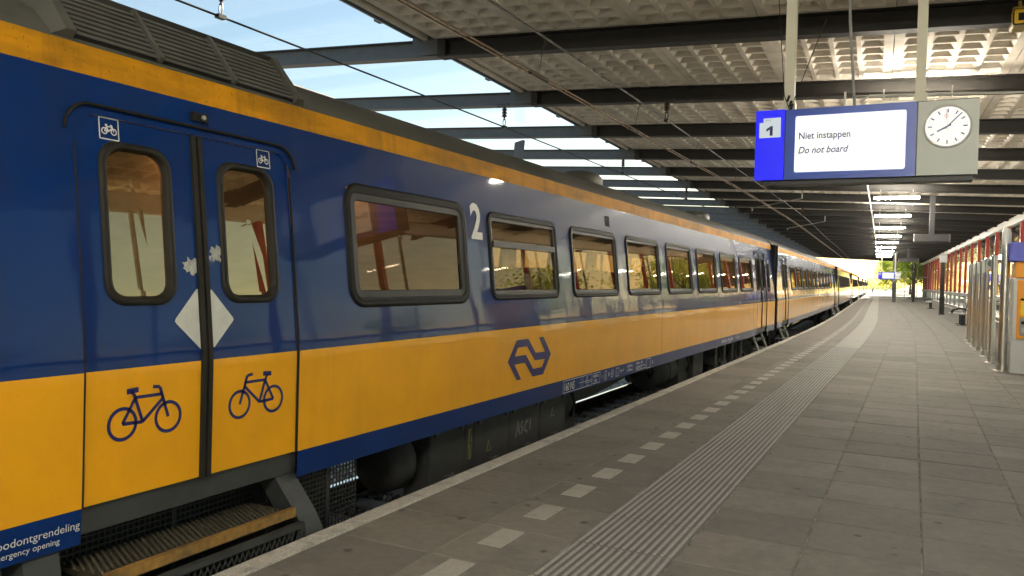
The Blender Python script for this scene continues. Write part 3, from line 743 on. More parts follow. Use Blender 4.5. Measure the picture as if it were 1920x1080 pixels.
def make_coach(y0, L, wins, doors, detail, label, near=False):
    """coach along +y from its origin; wins: list of (y0,y1,z0,z1,transom)"""
    yc = y0 + L / 2
    c = empty('railway_coach', (AX + cv(yc) if y0 > 5 else AX, y0, 0))
    if y0 > 5:
        xa, xb = AX + cv(y0), AX + cv(y0 + L); c.location = (xa, y0, 0); c.rotation_euler.z = math.atan2(-(xb - xa), L)
    tag(c, label, 'railway coach', 'coaches of the blue and yellow train')
    holes = [(w[0] + .035, w[1] - .035, w[2] + .035, w[3] - .035) for w in wins] + [(d, d + DW, .27, 2.225) for d in doors]
    inst('body_side', side_wall(L, holes), c); lh = [h for h in holes if h[2] > 1]
    inst('far_body_side', side_wall(L, lh, -1), c)
    make_roof(c, L)
    for w in wins:
        key = (round(w[1] - w[0], 3), w[2], w[3], w[4], len(w) > 5)
        if key not in GEN: GEN[key] = win_meshes(0, w[1] - w[0], w[2], w[3], *( (.065, .05, .15) if len(w) > 5 else (.05, .035, .11)), transom=w[4])
        put_win(c, GEN[key], w[0])
        key2 = ('far',) + key
        if key2 not in GEN:
            b = MB(); b.poly([S(a, z, -.02, -1) for a, z in rrect(.03, w[1] - w[0] - .03, w[2] + .03, w[3] - .03, .05)]); GEN[key2] = b.mesh('far_window_pane', 'train_glass')
        inst('far_window_pane', GEN[key2], c, (0, w[0], 0))
    for d in doors:
        make_door(c, d, detail and near and d == doors[0]); make_step(c, d, near and d == doors[0])
        lb = MB(); y = d + DW / 2; lb.obox(S(y + .02, 2.325, .012), (.012, 0, 0), (0, .05, 0), (0, 0, .022)); o = lb.build('door_lamp', 'rubber', c)
        l2 = MB(); l2.tube([S(y + .035, 2.325, .02), S(y + .035, 2.325, .034)], [.016, .012], 10); l2.build('lens', 'alu', o)
    # inside
    b = MB(); b.box(-1.36, 1.36, .02, L - .02, .36, .42); b.build('floor', 'under_dark', c)
    b = MB(); b.add([(-1.2, .05, 2.36), (1.2, .05, 2.36), (1.2, L - .05, 2.36), (-1.2, L - .05, 2.36)], [(0, 1, 2, 3)]); b.build('ceiling', 'interior', c)
    b = MB(); b.box(-.07, .07, 2.2, L - 2.2, 2.325, 2.345); b.build('ceiling_light', 'cabin_light', c)
    b = MB()
    for y in (.03, L - .03): b.box(-1.37, 1.37, y - .02, y + .02, .3, 2.54)
    b.build('end_wall', 'black', c)
    b = MB()
    for y in (-.13, L + .13): b.box(-.62, .62, y - .12, y + .12, .1, 2.5)
    b.build('gangway_bellows', 'black', c)
    if detail:
        b = MB()
        for s in (1, -1):   # inner lining strips above and below windows
            b.box(min(1.20 * s, 1.22 * s), max(1.20 * s, 1.22 * s), .1, L - .1, 2.1, 2.36); b.box(min(1.30 * s, 1.32 * s), max(1.30 * s, 1.32 * s), .1, L - .1, .42, 1.30)
            if s < 0:
                for w1, w2 in zip(wins, wins[1:]): b.box(-1.24, -1.22, w1[1] - .04, w2[0] + .04, 1.3, 2.1)
        if not near: b.build('lining', 'interior', c)
        else:
            b = MB()
            b.box(-1.22, -1.20, .1, L - .1, 2.1, 2.36); b.box(-1.32, -1.30, .1, L - .1, .42, 1.30)
            for w1, w2 in zip(wins, wins[1:]): b.box(-1.26, -1.24, w1[1] - .04, w2[0] + .04, 1.3, 2.1)
            b.build('lining', 'interior', c)
        # partitions
        b = MB()
        for d in doors:
            for y in ((d - .16, d + DW + .16)): b.box(-1.25, 1.18, y - .02, y + .02, .42, 2.36)
        b.build('vestibule_partition', 'wood', c)
        sm = GEN.get('seat')
        if not sm:
            b = MB(); b.box(-.48, .48, -.24, .24, .78, .90)
            for x in (-.25, .25):
                lo = [[(x + q * sx, y0_ + dy, z) for q, dy in ((-1, -.05), (1, -.05), (1, .05), (-1, .05))] for sx, y0_, z in ((.22, -.22, .85), (.225, -.26, 1.2), (.20, -.30, 1.50), (.14, -.31, 1.62))]
                b.loft(lo); b.poly(lo[-1])
            b.box(-.5, -.46, -.2, .2, 1.0, 1.05); b.box(.46, .5, -.2, .2, 1.0, 1.05); b.box(-.03, .03, -.15, .15, .42, .8)
            sm = GEN['seat'] = b.mesh('seat', 'seat')
        tb = GEN.get('rack')
        if not tb:
            b = MB(); b.box(.75, 1.18, 0, 1.8, 2.02, 2.04); b.box(-1.18, -.75, 0, 1.8, 2.02, 2.04); tb = GEN['rack'] = b.mesh('luggage_rack', 'alu')
            b = MB()
            lo = []
            for k in range(13): lo.append([(-1.17 + .018 * (k % 2), .012 * k, z) for z in (1.36, 2.08)])
            b.loft(lo, closed=False); GEN['curtain'] = b.mesh('curtain', 'curtain')
        for i, w in enumerate(wins):
            if w[1] - w[0] < 1: continue
            y = (w[0] + w[1]) / 2
            if near and i == 0:
                b = MB(); b.box(-1.2, 1.1, y + 1.02, y + 1.05, .42, 2.36); b.build('bicycle_bay_partition', 'wood', c)
                b = MB(); b.box(-1.2, -1.1, y - .7, y + .8, .9, 1.45); b.build('leaning_rail', 'seat', c); continue
            for x in (.70, -.72):
                inst('seat', sm, c, (x, y - .52, 0)); inst('seat', sm, c, (x, y + .52, 0), (0, 0, math.pi))
            inst('luggage_rack', tb, c, (0, y - .9, 0))
            inst('curtain', GEN['curtain'], c, (0, w[0] + .06, 0)); inst('curtain', GEN['curtain'], c, (0, w[1] - .22, 0))
    else:
        b = MB(); b.box(-.9, .9, .3, L - .3, .42, 1.25); b.build('seat_row', 'seat', c)
    # below the floor
    make_bogie(c, 3.5 if not near else 3.0); make_bogie(c, L - 4.1)
    b = MB(); b.box(-.55, .55, .3, L - .3, -.05, .34); b.build('underframe', 'under_dark', c)
    return c
WZ0, WZ1 = 1.305, 2.10
# --- nearest coach; its own y = world y - CY
CY = -4.3; L1 = 26.4
o_ = lambda y: y - CY
wins1 = [(o_(4.20), o_(5.80), 1.285, 2.13, False, 1)]
wins1 += [(o_(6.18 + 1.885 * k), o_(7.70 + 1.885 * k), WZ0, WZ1, k == 0) for k in range(7)]
wins1 += [(o_(21.05), o_(21.45), WZ0, WZ1, False)]
c1 = make_coach(CY, L1, wins1, [o_(2.305), o_(19.45)], True, 'nearest blue and yellow coach with bicycle doors and large numeral 2', near=True)
# extras on the nearest coach
def P(y): return o_(y)
q = bike_quads(.017)
decal(q, P(2.640), .778, 1.0, 'navy_print', 'bicycle_symbol', c1, e=-.009)
decal(q, P(3.368), .775, 1.0, 'navy_print', 'bicycle_symbol', c1, e=-.009, flip=-1)
for y in (2.497, 3.497):
    pq = stroke([(-.05, -.05), (.05, -.05), (.05, .05), (-.05, .05)], .006, True)
    decal(pq, P(y), 2.172, 1., 'white_print', 'bicycle_pictogram', c1, e=-.009)
    decal(bike_quads(.03), P(y), 2.160, .19, 'white_print', 'bicycle_pictogram', c1, e=-.008, flip=1)
def skinpoly(pts, m, name, e, parent=c1):
    b = MB(); vs, fs = curve2d([pts]); b.add([S(P(y), z, e) for y, z in vs], fs); return b.build(name, m, parent)
skinpoly([(2.818, 1.265), (2.812, 1.25), (2.825, 1.235), (2.966, 1.102), (2.966, 1.412), (2.958, 1.415)], 'white_sticker', 'diamond_sticker', -.009)
skinpoly([(3.196, 1.258), (3.200, 1.245), (3.188, 1.232), (3.058, 1.105), (3.047, 1.108), (3.047, 1.408), (3.056, 1.412)], 'white_sticker', 'diamond_sticker', -.009)
def ragged(cy, cz, a, b_, seed):
    rr = random.Random(seed); pts = []
    for k in range(22):
        t = 2 * math.pi * k / 22; f = rr.uniform(.55, 1.15); pts.append((cy + a * math.cos(t) * f, cz + b_ * math.sin(t) * f))
    return pts
skinpoly([(min(y, 2.966), z) for y, z in ragged(2.935, 1.535, .055, .05, 3)], 'peeled', 'peeled_sticker', -.0095)
skinpoly(ragged(3.10, 1.60, .042, .05, 5), 'peeled', 'peeled_sticker', -.0095)
decal_text('2', P(5.885), 1.845, .42, 'white_print', c1, sx=.95, bold=.012, name='class_numeral')
lg = [(6.647, .925), (6.885, .925), (6.905, .918), (7.069, .777), (7.291, .773), (7.145, .924), (7.245, .925), (7.44, .74), (7.259, .547), (7.02, .547), (7.0, .555), (6.83, .698), (6.609, .699), (6.759, .547), (6.67, .547), (6.471, .736)]
ih = [(6.677, .853), (6.868, .853), (7.05, .708), (7.068, .703), (7.29, .698), (7.23, .622), (7.022, .622), (6.858, .768), (6.84, .773), (6.609, .776)]
vs, fs = curve2d([lg, ih]); b = MB(); b.add([S(P(y), z, .003) for y, z in vs], fs); b.build('operator_logo', 'navy_print', c1)
for body, yend, wid, zb, sz in (('Noodontgrendeling', 2.297, .405, .345, .050), ('Emergency opening', 2.205, .30, .302, .037)):
    vs, fs = text2d(body, sz); xm = max(p[0] for p in vs); b = MB(); b.add([S(P(yend - wid + p[0] / xm * wid), zb + p[1], .003) for p in vs], fs); b.build('lettering', 'white_print', c1)
# skirt inscriptions
b = MB()
def frame(y0, y1, z0, z1, w=.005):
    for qd in stroke([(y0, z0), (y1, z0), (y1, z1), (y0, z1)], w, True): b.poly([S(P(p[0]), p[1], .003) for p in qd])
def line(y0, z0, y1, z1, w=.004):
    for qd in stroke([(y0, z0), (y1, z1)], w): b.poly([S(P(p[0]), p[1], .003) for p in qd])
frame(7.79, 8.63, .287, .415); line(8.24, .35, 8.63, .35); line(8.30, .287, 8.30, .415); line(8.36, .287, 8.36, .415); line(8.42, .33, 8.62, .33)
frame(8.67, 8.90, .292, .412); frame(9.06, 9.13, .30, .40); frame(9.47, 9.58, .30, .40); frame(10.29, 10.70, .30, .345); frame(10.74, 10.93, .285, .415)
for qd in ringq(9.33, .35, .045, .006, 16): b.poly([S(P(p[0]), p[1], .003) for p in qd])
line(8.96, .33, 8.99, .35); line(8.96, .37, 8.99, .35)
b.build('inscription_frames', 'white_print', c1)
for tx, y, z, sz, sx in (('160 NS', 7.81, .305, .125, .80), ('ICR', 8.45, .375, .035, 1.1), ('50 84', 8.44, .345, .03, 1), ('21-70', 8.46, .297, .03, 1), ('44,5m', 8.685, .362, .055, 1.2), ('50t', 8.72, .305, .055, 1.2),
                         ('S', 9.075, .325, .06, 1), ('R', 9.19, .325, .075, 1), ('H', 9.31, .330, .05, 1), ('L', 9.50, .325, .06, 1), ('64+ T', 9.63, .335, .05, 1.2), ('|-26,40m-|', 9.90, .37, .05, 1.1),
                         ('|-19,00m-|', 9.90, .315, .05, 1.1), ('Berlin  B S', 10.29, .375, .05, 1.3), ('Rev 01 01 13', 10.30, .312, .04, 1.1), ('(E)', 11.0, .335, .05, 1.), ('50 84 21-70 158-1', 15.6, .33, .075, 2.0), ('Bimdz', 17.1, .33, .055, 1.8), ('x', 18.05, .34, .04, 1), ('o', 18.95, .33, .05, 1)):
    decal_text(tx, P(y), z, sz, 'white_print', c1, sx=sx, name='inscription')
# small vent grille by the third window
b = MB()
for k in range(6):
    z = 2.17 + .022 * k; b.add([S(P(9.22), z, .002), S(P(9.40), z, .002), S(P(9.40), z + .013, .012), S(P(9.22), z + .013, .012)], [(0, 1, 2, 3)])
b.build('vent_grille', 'rubber', c1)
# roof louvre
lv = empty('roof_louvre', (0, 0, 0), 0, c1)
LA, LB = (1.232, 2.562), (1.01, 2.83)
def lvp(t, e=0): return (LA[0] + (LB[0] - LA[0]) * t + e * .77, LA[1] + (LB[1] - LA[1]) * t + e * .63)
b = MB(); y0, y1 = P(2.33), P(3.78)
pr = [lvp(0, .008), lvp(1, .008), (.75, 2.88), (.2, 2.93), (.2, 2.7), (1.1, 2.55)]
b.loft([[(x, y, z) for x, z in pr] for y in (y0, y1)]); b.build('housing', 'black', lv)
b = MB(); pr = [lvp(1.0, .01), lvp(1.0, .05), (.80, 2.925), (.5, 2.95), (.5, 2.90), (.8, 2.88)]
lo = [[(x, y, z) for x, z in pr] for y in (y0 - .03, y1 + .03)]; b.loft(lo); b.poly(lo[0]); b.poly(lo[1]); b.build('housing_top', 'roof_grey', lv)
for k in range(9):
    t = (k + .2) / 9.2; b = MB(); p, q_, r_, s_ = lvp(t, .020), lvp(t, .026), lvp(t + .046, .030), lvp(t + .046, .024)
    lo = [[(x, y, z) for x, z in (p, q_, r_, s_)] for y in (y0, y1)]; b.loft(lo); b.build('louvre_slat', 'slat_grey', lv)
for y in (P(2.80), P(3.29)):
    b = MB(); lo = [[(x, yy, z) for x, z in (lvp(-.02, .01), lvp(-.02, .046), lvp(1.02, .046), lvp(1.02, .01))] for yy in (y - .012, y + .012)]; b.loft(lo); b.poly(lo[0]); b.poly(lo[1]); b.build('louvre_mullion', 'slat_grey', lv)
for y, s in ((y0, -1), (y1, 1)):
    b = MB(); lo = [[(x, yy, z) for x, z in (lvp(-.03, -.03), lvp(-.03, e), lvp(1.02, e), lvp(1.1, -.03))] for yy, e in ((y, .05), (y + s * .05, .05), (y + s * .13, -.03))]; b.loft(lo); b.poly(lo[0]); b.poly(lo[-1]); b.build('end_cap', 'roof_grey', lv)
# roof domes
for y in (10.2, 16.6):
    b = MB(); lo = []
    for r_, z in ((.30, 2.80), (.30, 2.89), (.24, 2.95), (.12, 2.985), (0.01, 2.99)): lo.append([(.55 + r_ * math.cos(2 * math.pi * k / 16), P(y) + 1.3 * r_ * math.sin(2 * math.pi * k / 16), z) for k in range(16)])
    b.loft(lo); b.build('roof_ventilator', 'roof_grey', c1, True)
# underfloor gear of the nearest coach
def ubox(name, y0, y1, x0, x1, z0, z1, m='under', r=.012):
    b = MB(); lo = [[(x0, y, z) for y, z in rrect(P(y0), P(y1), z0, z1, r, 2)], [(x1 - r, y, z) for y, z in rrect(P(y0), P(y1), z0, z1, r, 2)], [(x1, y, z) for y, z in rrect(P(y0) + r, P(y1) - r, z0 + r, z1 - r, r, 2)]]
    b.loft(lo); b.poly(lo[-1]); return b.build(name, m, c1)
tk = MB(); n = 24
tk.tube([(.97, P(y), .02) for y in (5.08, 5.12, 5.29, 5.34, 5.37)], [.12, .24, .25, .20, .10], 24); tk.build('air_tank', 'under', c1, True)
ubox('tank_bearer', 4.4, 5.4, .7, 1.2, .22, .27)
for i, (a, b_) in enumerate(((5.44, 5.99), (6.0, 6.15), (6.16, 6.84), (6.85, 7.53), (7.545, 8.22))):
    ubox('equipment_box', a, b_, .5 if i > 1 else 1.0, 1.255, -.42, .255)
def mark(pts, m, name, x=1.2575):
    b = MB(); vs, fs = curve2d(pts); b.add([(x, P(y), z) for y, z in vs], fs); return b.build(name, m, c1)
mark([[(6.045, -.10), (6.10, -.10), (6.10, .17), (6.045, .17)]], 'warn_yellow', 'warning_plate')
mark([[(6.08, .15), (6.055, .03), (6.073, .035), (6.062, -.08), (6.092, .055), (6.074, .05), (6.092, .15)]], 'black', 'warning_plate', 1.260)
for y, z in ((6.42, -.03), (7.86, .08)):
    mark([[(y - .05, z - .06), (y + .05, z - .06), (y, z + .05)]], 'warn_yellow', 'warning_triangle'); mark([[(y - .028, z - .047), (y + .028, z - .047), (y, z + .02)]], 'under', 'warning_triangle', 1.2595)
b = MB()
for qd in stroke([(6.98, -.06), (7.03, .09), (7.07, -.05)], .03) + stroke([(6.99, 0), (7.06, .0)], .02) + stroke([(7.13, .08), (7.09, .04), (7.14, 0), (7.10, -.05)], .03) + stroke([(7.26, .07), (7.19, .05), (7.18, -.02), (7.25, -.05)], .03) + stroke([(7.31, .09), (7.30, -.04)], .025):
    b.poly([(1.258, P(p[0]), p[1]) for p in qd])
b.build('painted_scrawl', 'tag', c1)
ubox('battery_box', 8.25, 8.9, .45, 1.10, -.30, .18, 'under_dark')
b = MB(); lo = [[(x, P(y), z) for y, z in ((8.96, .27), (8.96, .0), (9.5, -.01), (10.3, .04), (10.9, .09), (11.3, .2), (11.5, .27))] for x in (.85, 1.02)]; b.loft(lo); b.poly(lo[1]); b.build('gusset_plate', 'under', c1)
tk = MB(); tk.tube([(.94, P(y), .03) for y in (12.08, 12.16, 13.25, 13.33)], [.13, .25, .25, .13], 20); tk.tube([(.94, P(y), .03) for y in (12.75, 12.80)], .262, 20); tk.build('air_tank', 'under', c1, True)
ubox('equipment_box', 13.4, 14.1, .5, 1.15, -.35, .24, 'under_dark'); ubox('equipment_box', 14.15, 14.9, .5, 1.22, -.28, .24)
for y in (16.0, 16.8, 17.6, 18.6):
    ubox('cable_box', y, y + .22, .9, 1.2, -.1 - .1 * random.random(), .26, 'under')
# pipes, hoses and bolts below the floor
for x, z, a, b_, r_ in ((1.16, .225, 8.3, 15.2, .016), (1.10, .19, 8.9, 14.9, .011), (1.22, .245, 3.75, 5.5, .014)):
    b = MB(); b.tube([(x, P(a), z), (x, P((a + b_) / 2), z - .01), (x, P(b_), z)], r_, 7); b.build('brake_pipe', 'under', c1, True)
for y, l in ((8.6, .35), (11.75, .22), (13.9, .4), (15.1, .45), (16.4, .4), (17.3, .35), (18.3, .45)):
    b = MB(); b.tube([(1.15, P(y), .24), (1.2, P(y + .03), .24 - l * .5), (1.12, P(y + .12), .24 - l), (1.05, P(y + .2), .2 - l * .6)], .016, 7); b.build('hose', 'rubber', c1, True)
for i, (a, b_) in enumerate(((5.44, 5.99), (6.16, 6.84), (6.85, 7.53), (7.545, 8.22))):
    for y in (a + .07, b_ - .07):
        b = MB(); b.box(1.254, 1.272, P(y) - .022, P(y) + .022, .19, .235); b.build('latch', 'step_grey', c1)
    b = MB(); b.tube([(1.255, P((a + b_) / 2) - .06, -.16), (1.285, P((a + b_) / 2) - .05, -.16), (1.285, P((a + b_) / 2) + .05, -.16), (1.255, P((a + b_) / 2) + .06, -.16)], .008, 6); b.build('box_handle', 'step_grey', c1)
# seams, rivets and door push plates on the side
for y in (1.2, 11.46, 18.95):
    b = MB(); b.tube([S(P(y), z, -.003) for z in (.44, .8, 1.04, 1.12, 1.5, 1.9, 2.4)], .0045, 5); b.build('panel_seam', 'rubber', c1)
b = MB()
for k in range(60):
    y = 3.80 + .30 * k
    if y > 19.2: break
    b.tube([S(P(y), .452, .0), S(P(y), .452, .0035)], .005, 6)
o = b.build('rivet_row', 'yellow', c1); o['kind'] = 'stuff'
# --- other coaches
WG = [(3.55 + 1.93 * k, 5.07 + 1.93 * k, WZ0, WZ1, False) for k in range(10)]
names = ['second coach of the blue and yellow train, just past the first dark gap', 'third coach of the blue and yellow train', 'fourth coach of the blue and yellow train', 'fifth coach of the blue and yellow train', 'sixth coach of the blue and yellow train', 'farthest visible coach at the head of the train']
y = CY + L1 + .45
base = None
for i, nm in enumerate(names):
    if i == 0: base = c = make_coach(y, L1, WG, [1.25, L1 - 1.25 - DW], True, nm)
    else:
        c = copy_tree(base)
        xa, xb = AX + cv(y), AX + cv(y + L1); c.location = (xa, y, 0); c.rotation_euler.z = math.atan2(-(xb - xa), L1); c['label'] = nm
    y += L1 + .45

# ------------------------------------------------------------------ departure sign
SY = 7.8
sg = empty('departure_sign', (-.47, SY, 2.49)); tag(sg, 'hanging blue departure sign reading Niet instappen with clock panel', 'sign')
def sp_(b, name, m, parent=sg, **k): o = b.build(name, m, parent, **k); o.location = (.47, -SY, -2.49) if parent is sg else (0, 0, 0); return o
def sbox(name, x0, x1, z0, z1, y0, y1, m, parent=sg): b = MB(); b.box(x0, x1, y0, y1, z0, z1); return sp_(b, name, m, parent)
F0 = SY
sbox('casing', -1.385, .446, 2.500, 3.150, F0 + .012, F0 + .27, 'dark_metal')
lt = sbox('platform_number_panel', -1.392, -1.131, 2.497, 3.155, F0, F0 + .011, 'lit_blue')
mp = sbox('display_panel', -1.121, -.026, 2.497, 3.150, F0, F0 + .011, 'sign_blue')
gp_ = sbox('clock_panel', -.016, .449, 2.500, 3.142, F0, F0 + .011, 'sign_grey')
sbox('lower_rail', -1.33, .42, 2.455, 2.498, F0 + .05, F0 + .25, 'dark_metal')
def spoly(loops, y, m, name, parent):
    vs, fs = curve2d(loops); b = MB(); b.add([(x, y, z) for x, z in vs], [tuple(f) for f in fs]); return b.build(name, m, parent)
spoly([rrect(-1.034, -.106, 2.562, 3.083, .02)], F0 - .004, 'screen', 'screen', mp)
spoly([[(-1.358, 2.895), (-1.163, 2.898), (-1.165, 3.083), (-1.322, 3.080), (-1.322, 3.040), (-1.358, 3.040)]], F0 - .004, 'lit_plate', 'number_plate', lt)
def stext(body, x, z, size, m, parent, sx=1., shear=0., y=F0 - .008, bold=0.):
    vs, fs = text2d(body, size, shear, bold=bold); b = MB(); b.add([(x + p[0] * sx, y, z + p[1]) for p in vs], fs); return b.build('lettering', m, parent)
stext('Niet instappen', -1.003, 2.868, .088, 'navy_print', mp, .86, bold=.0012); stext('Do not board', -1.006, 2.735, .088, 'navy_print', mp, .86, .28, bold=.0012)
spoly([[(-1.262, 2.915), (-1.235, 2.915), (-1.235, 3.005), (-1.253, 3.005), (-1.293, 2.978), (-1.293, 2.954), (-1.262, 2.973)]], F0 - .008, 'navy_print', 'numeral', lt); stext('spoor', -1.305, 3.055, .022, 'navy_print', lt)
CX, CZ, CR = .213, 2.914, .168
def disc(r, n=48): return [(CX + r * math.cos(2 * math.pi * k / n), CZ + r * math.sin(2 * math.pi * k / n)) for k in range(n)]
cb = MB(); lo = [[(CX + r * math.cos(2 * math.pi * k / 48), yy, CZ + r * math.sin(2 * math.pi * k / 48)) for k in range(48)] for r, yy in ((.188, F0 - .001), (.186, F0 - .03), (.172, F0 - .034), (.170, F0 - .012))]
cb.loft(lo); ck = cb.build('clock_bezel', 'white_metal', gp_, True)
spoly([disc(.171)], F0 - .013, 'clock_face', 'dial', ck)
b = MB()
for k in range(60):
    t = 2 * math.pi * k / 60; big = k % 5 == 0; r0, r1, w = (.118, .150, .011) if big else (.146, .151, .003)
    for qd in stroke([(CX + r0 * math.sin(t), CZ + r0 * math.cos(t)), (CX + r1 * math.sin(t), CZ + r1 * math.cos(t))], w): b.poly([(p[0], F0 - .016, p[1]) for p in qd])
b.build('minute_marks', 'navy_print', ck)
def hand(t, r0, r1, w, m, name, yy):
    b = MB(); s, c = math.sin(t), math.cos(t)
    for qd in stroke([(CX - r0 * s, CZ - r0 * c), (CX + r1 * s, CZ + r1 * c)], w): b.poly([(p[0], yy, p[1]) for p in qd])
    return b.build(name, m, ck)
hand(R(242), .03, .09, .014, 'navy_print', 'hour_hand', F0 - .019); hand(R(43.5), .03, .155, .010, 'navy_print', 'minute_hand', F0 - .022)
o = hand(R(-7), .045, .150, .003, 'red', 'second_hand', F0 - .025)
b = MB(); t = R(-7)
for qd in ringq(CX + .09 * math.sin(t), CZ + .09 * math.cos(t), .013, .004, 20): b.poly([(p[0], F0 - .026, p[1]) for p in qd])
b.build('second_hand_ring', 'red', ck)
for x0, x1 in ((-1.158, -1.066), (-.046, .037)):
    b = MB(); b.box(x0, x1, SY + .09, SY + .18, 3.15, 4.80); sp_(b, 'hanger_pole', 'pole_cream')
    b = MB(); b.box(x0 - .012, x1 + .012, SY + .078, SY + .192, 3.151, 3.235); sp_(b, 'pole_collar', 'pole_cream')
sbox('aerial', -.63, -.612, 3.155, 3.30, SY + .1, SY + .118, 'white_metal')
b = MB(); b.tube([(-.63, SY + .12, 4.80), (-.60, SY + .12, 3.95), (-.545, SY + .12, 3.25), (-.54, SY + .12, 3.16)], .013, 8); sp_(b, 'conduit', 'grey_panel')
b = MB(); b.tube([(-.5, SY + .2, 3.22), (-.42, SY + .2, 3.27), (1.6, SY + .6, 3.25)], .010, 6); sp_(b, 'cable_pipe', 'white_metal')
b = MB(); b.tube([(-1.29, SY + .14, 4.85), (-1.15, SY + .06, 3.30), (-1.10, SY + .06, 3.16)], .004, 5); b.tube([(-.80, SY + .14, 4.02), (-1.06, SY + .1, 3.28), (-1.08, SY + .06, 3.16)], .004, 5); sp_(b, 'guy_wire', 'wire')
for x, z in ((-1.10, 3.19), (-1.12, 3.24), (-1.09, 3.16)):
    b = MB(); b.tube([(x, SY + .05, z), (x + .02, SY + .03, z + .05)], .012, 6); sp_(b, 'turnbuckle', 'wire')

# ------------------------------------------------------------------ overhead wires
def wire(name, pts, r, label, m='wire', n=5):
    b = MB(); b.tube(pts, r, n); o = b.build(name, m); return tag(o, label, 'overhead wire', 'overhead line wires')
Yw = [-4 + 4 * k for k in range(55)]
wire('contact_wire', [(-4.42 + cv(y), y, 4.13) for y in Yw], .011, 'lower copper contact wire above the train, right one of its pair', 'contact')
wire('contact_wire', [(-4.49 + cv(y), y, 4.13) for y in Yw], .011, 'lower copper contact wire above the train, left one of its pair', 'contact')
wire('messenger_wire', [(-4.36 + cv(y), y, 4.62 - .06 * math.sin((y - 11) / 30.72 * math.pi) ** 2) for y in [k * 1.5 for k in range(-3, 130)]], .015, 'upper dark carrying wire above the train')
wire('messenger_wire', [(-7.82 + cv(y), y, 4.66 - .04 * math.sin((y - 11) / 30.72 * math.pi) ** 2) for y in [k * 1.5 for k in range(-3, 130)]], .015, 'single dark wire crossing the skylight strip over the far track')
dr = 0
for y in (5.6, 9.4, 13.4, 17.6, 22., 27., 33., 40.):
    b = MB(); b.tube([(-4.38 + cv(y), y, 4.60), (-4.455 + cv(y), y, 4.15)], .0045, 5); b.tube([(-4.455 + cv(y), y - .25, 4.135), (-4.455 + cv(y), y + .28, 4.135)], .030, 6)
    b.tube([(-4.42 + cv(y), y, 4.50), (-4.37 + cv(y), y + .03, 4.55), (-4.36 + cv(y), y, 4.61)], .004, 5)
    o = b.build('wire_dropper', 'wire'); dr += 1
    tag(o, ordn[dr - 1] + ' vertical dropper with clamp joining the contact wires to the carrying wire', 'wire dropper', 'droppers above the train')
def insulator(x, y, ztop, zbot, label):
    t = empty('insulator', (x, y, ztop)); tag(t, label, 'insulator', 'brown insulators hanging from the beams')
    b = MB(); b.box(-.16, .16, -.05, .05, -.01, .045); b.build('clamp_plate', 'dark_metal', t)
    b = MB(); b.tube([(0, 0, -.01), (0, 0, (zbot - ztop) + .14)], .012, 6); b.build('rod', 'wire', t)
    L = ztop - zbot - .16
    b = MB(); lo = []
    for zz in (.28, .52, .76):
        z0 = -L * zz
        for r_, dz in ((.02, .045), (.035, .04), (.058, .0), (.062, -.008), (.03, -.012), (.02, -.04)): lo.append([(r_ * math.cos(2 * math.pi * k / 14), r_ * math.sin(2 * math.pi * k / 14), z0 + dz) for k in range(14)])
    b.loft(lo); b.build('porcelain_discs', 'porcelain', t, True)
    b = MB()
    for s in (-1, 1): b.tube([(.02 * s, 0, zbot - ztop + .16), (.03 * s, 0, zbot - ztop + .08), (.012 * s, 0, zbot - ztop)], .009, 5)
    b.build('shackle', 'wire', t); b = MB(); b.box(-.04, .04, -.06, .06, zbot - ztop - .03, zbot - ztop + .02); b.build('clamp', 'wire', t)
ino = ['nearest', 'second', 'third', 'fourth']
for i, (k, fx) in enumerate(((-1, -7.82), (1, -7.82), (3, -7.82), (5, -7.82))):
    u = UB + DU * k; y = rw(fx, u)[1] + .29; insulator(fx + cv(y), y - .30, bz(fx + .5), 4.66, ino[i] + ' brown insulator along the skylight strip above the far track')
for i, k in enumerate((1, 4, 7)):
    u = UB + DU * k; insulator(-4.36 + cv(u), u - .17, bz(-4.0), 4.60, ino[i] + ' brown insulator above the train, hanging under a dark beam')
# registration arms
for i, (u, s) in enumerate(((UB + DU * 5, 1), (UB + DU * 8, 1))):
    b = MB(); x = -4.55 + cv(u); b.tube([(x - .9, u, 4.28), (x + .9, u, 4.62)], .018, 6); b.tube([(x + .9, u, 4.62), (x + .9, u + .02, bz(-3.5))], .03, 6); b.tube([(x - .85, u, 4.29), (x - .85, u, 4.19)], .02, 6)
    tag(b.build('registration_arm', 'alu'), ('nearer' if i == 0 else 'farther') + ' slanting metal arm steadying the contact wires', 'wire bracket', 'wire bracket arms')

# ------------------------------------------------------------------ ticket machine and gate posts
tm = empty('ticket_machine', (2.05, 16.94, 0)); tag(tm, 'orange and white ticket machine with blue top at the right edge', 'ticket machine')
def tb_(name, x0, x1, y0, y1, z0, z1, m, parent=tm, r=.02):
    b = MB(); lo = [[(x, y0 + d, z) for x, z in rrect(x0 + e, x1 - e, z0 + e, z1 - e, r, 3)] for e, d in ((r * .5, 0), (0, r * .5))] + [[(x, y1, z) for x, z in rrect(x0, x1, z0, z1, r, 3)]]
    b.loft(lo); b.poly(list(reversed(lo[0]))); b.poly(lo[-1]); return b.build(name, m, parent)
tb_('plinth', -.46, .46, .0, .62, 0, .60, 'machine_white'); tb_('cabinet', -.44, .46, .02, .60, .605, 1.73, 'machine_white')
face = tb_('front_panel', -.38, .40, -.012, .03, .63, 1.70, 'machine_orange')
tb_('screen', -.33, .05, -.02, .0, 1.05, 1.33, 'machine_yellow', face); tb_('screen_hood', -.33, .06, -.035, .0, 1.335, 1.36, 'black', face)
tb_('lower_insert', -.34, .02, -.018, .0, .69, 1.02, 'grey_panel', face); tb_('card_slot', -.31, -.05, -.03, .0, .90, .955, 'black', face); tb_('coin_tray', -.31, -.05, -.03, .0, .74, .83, 'alu', face)
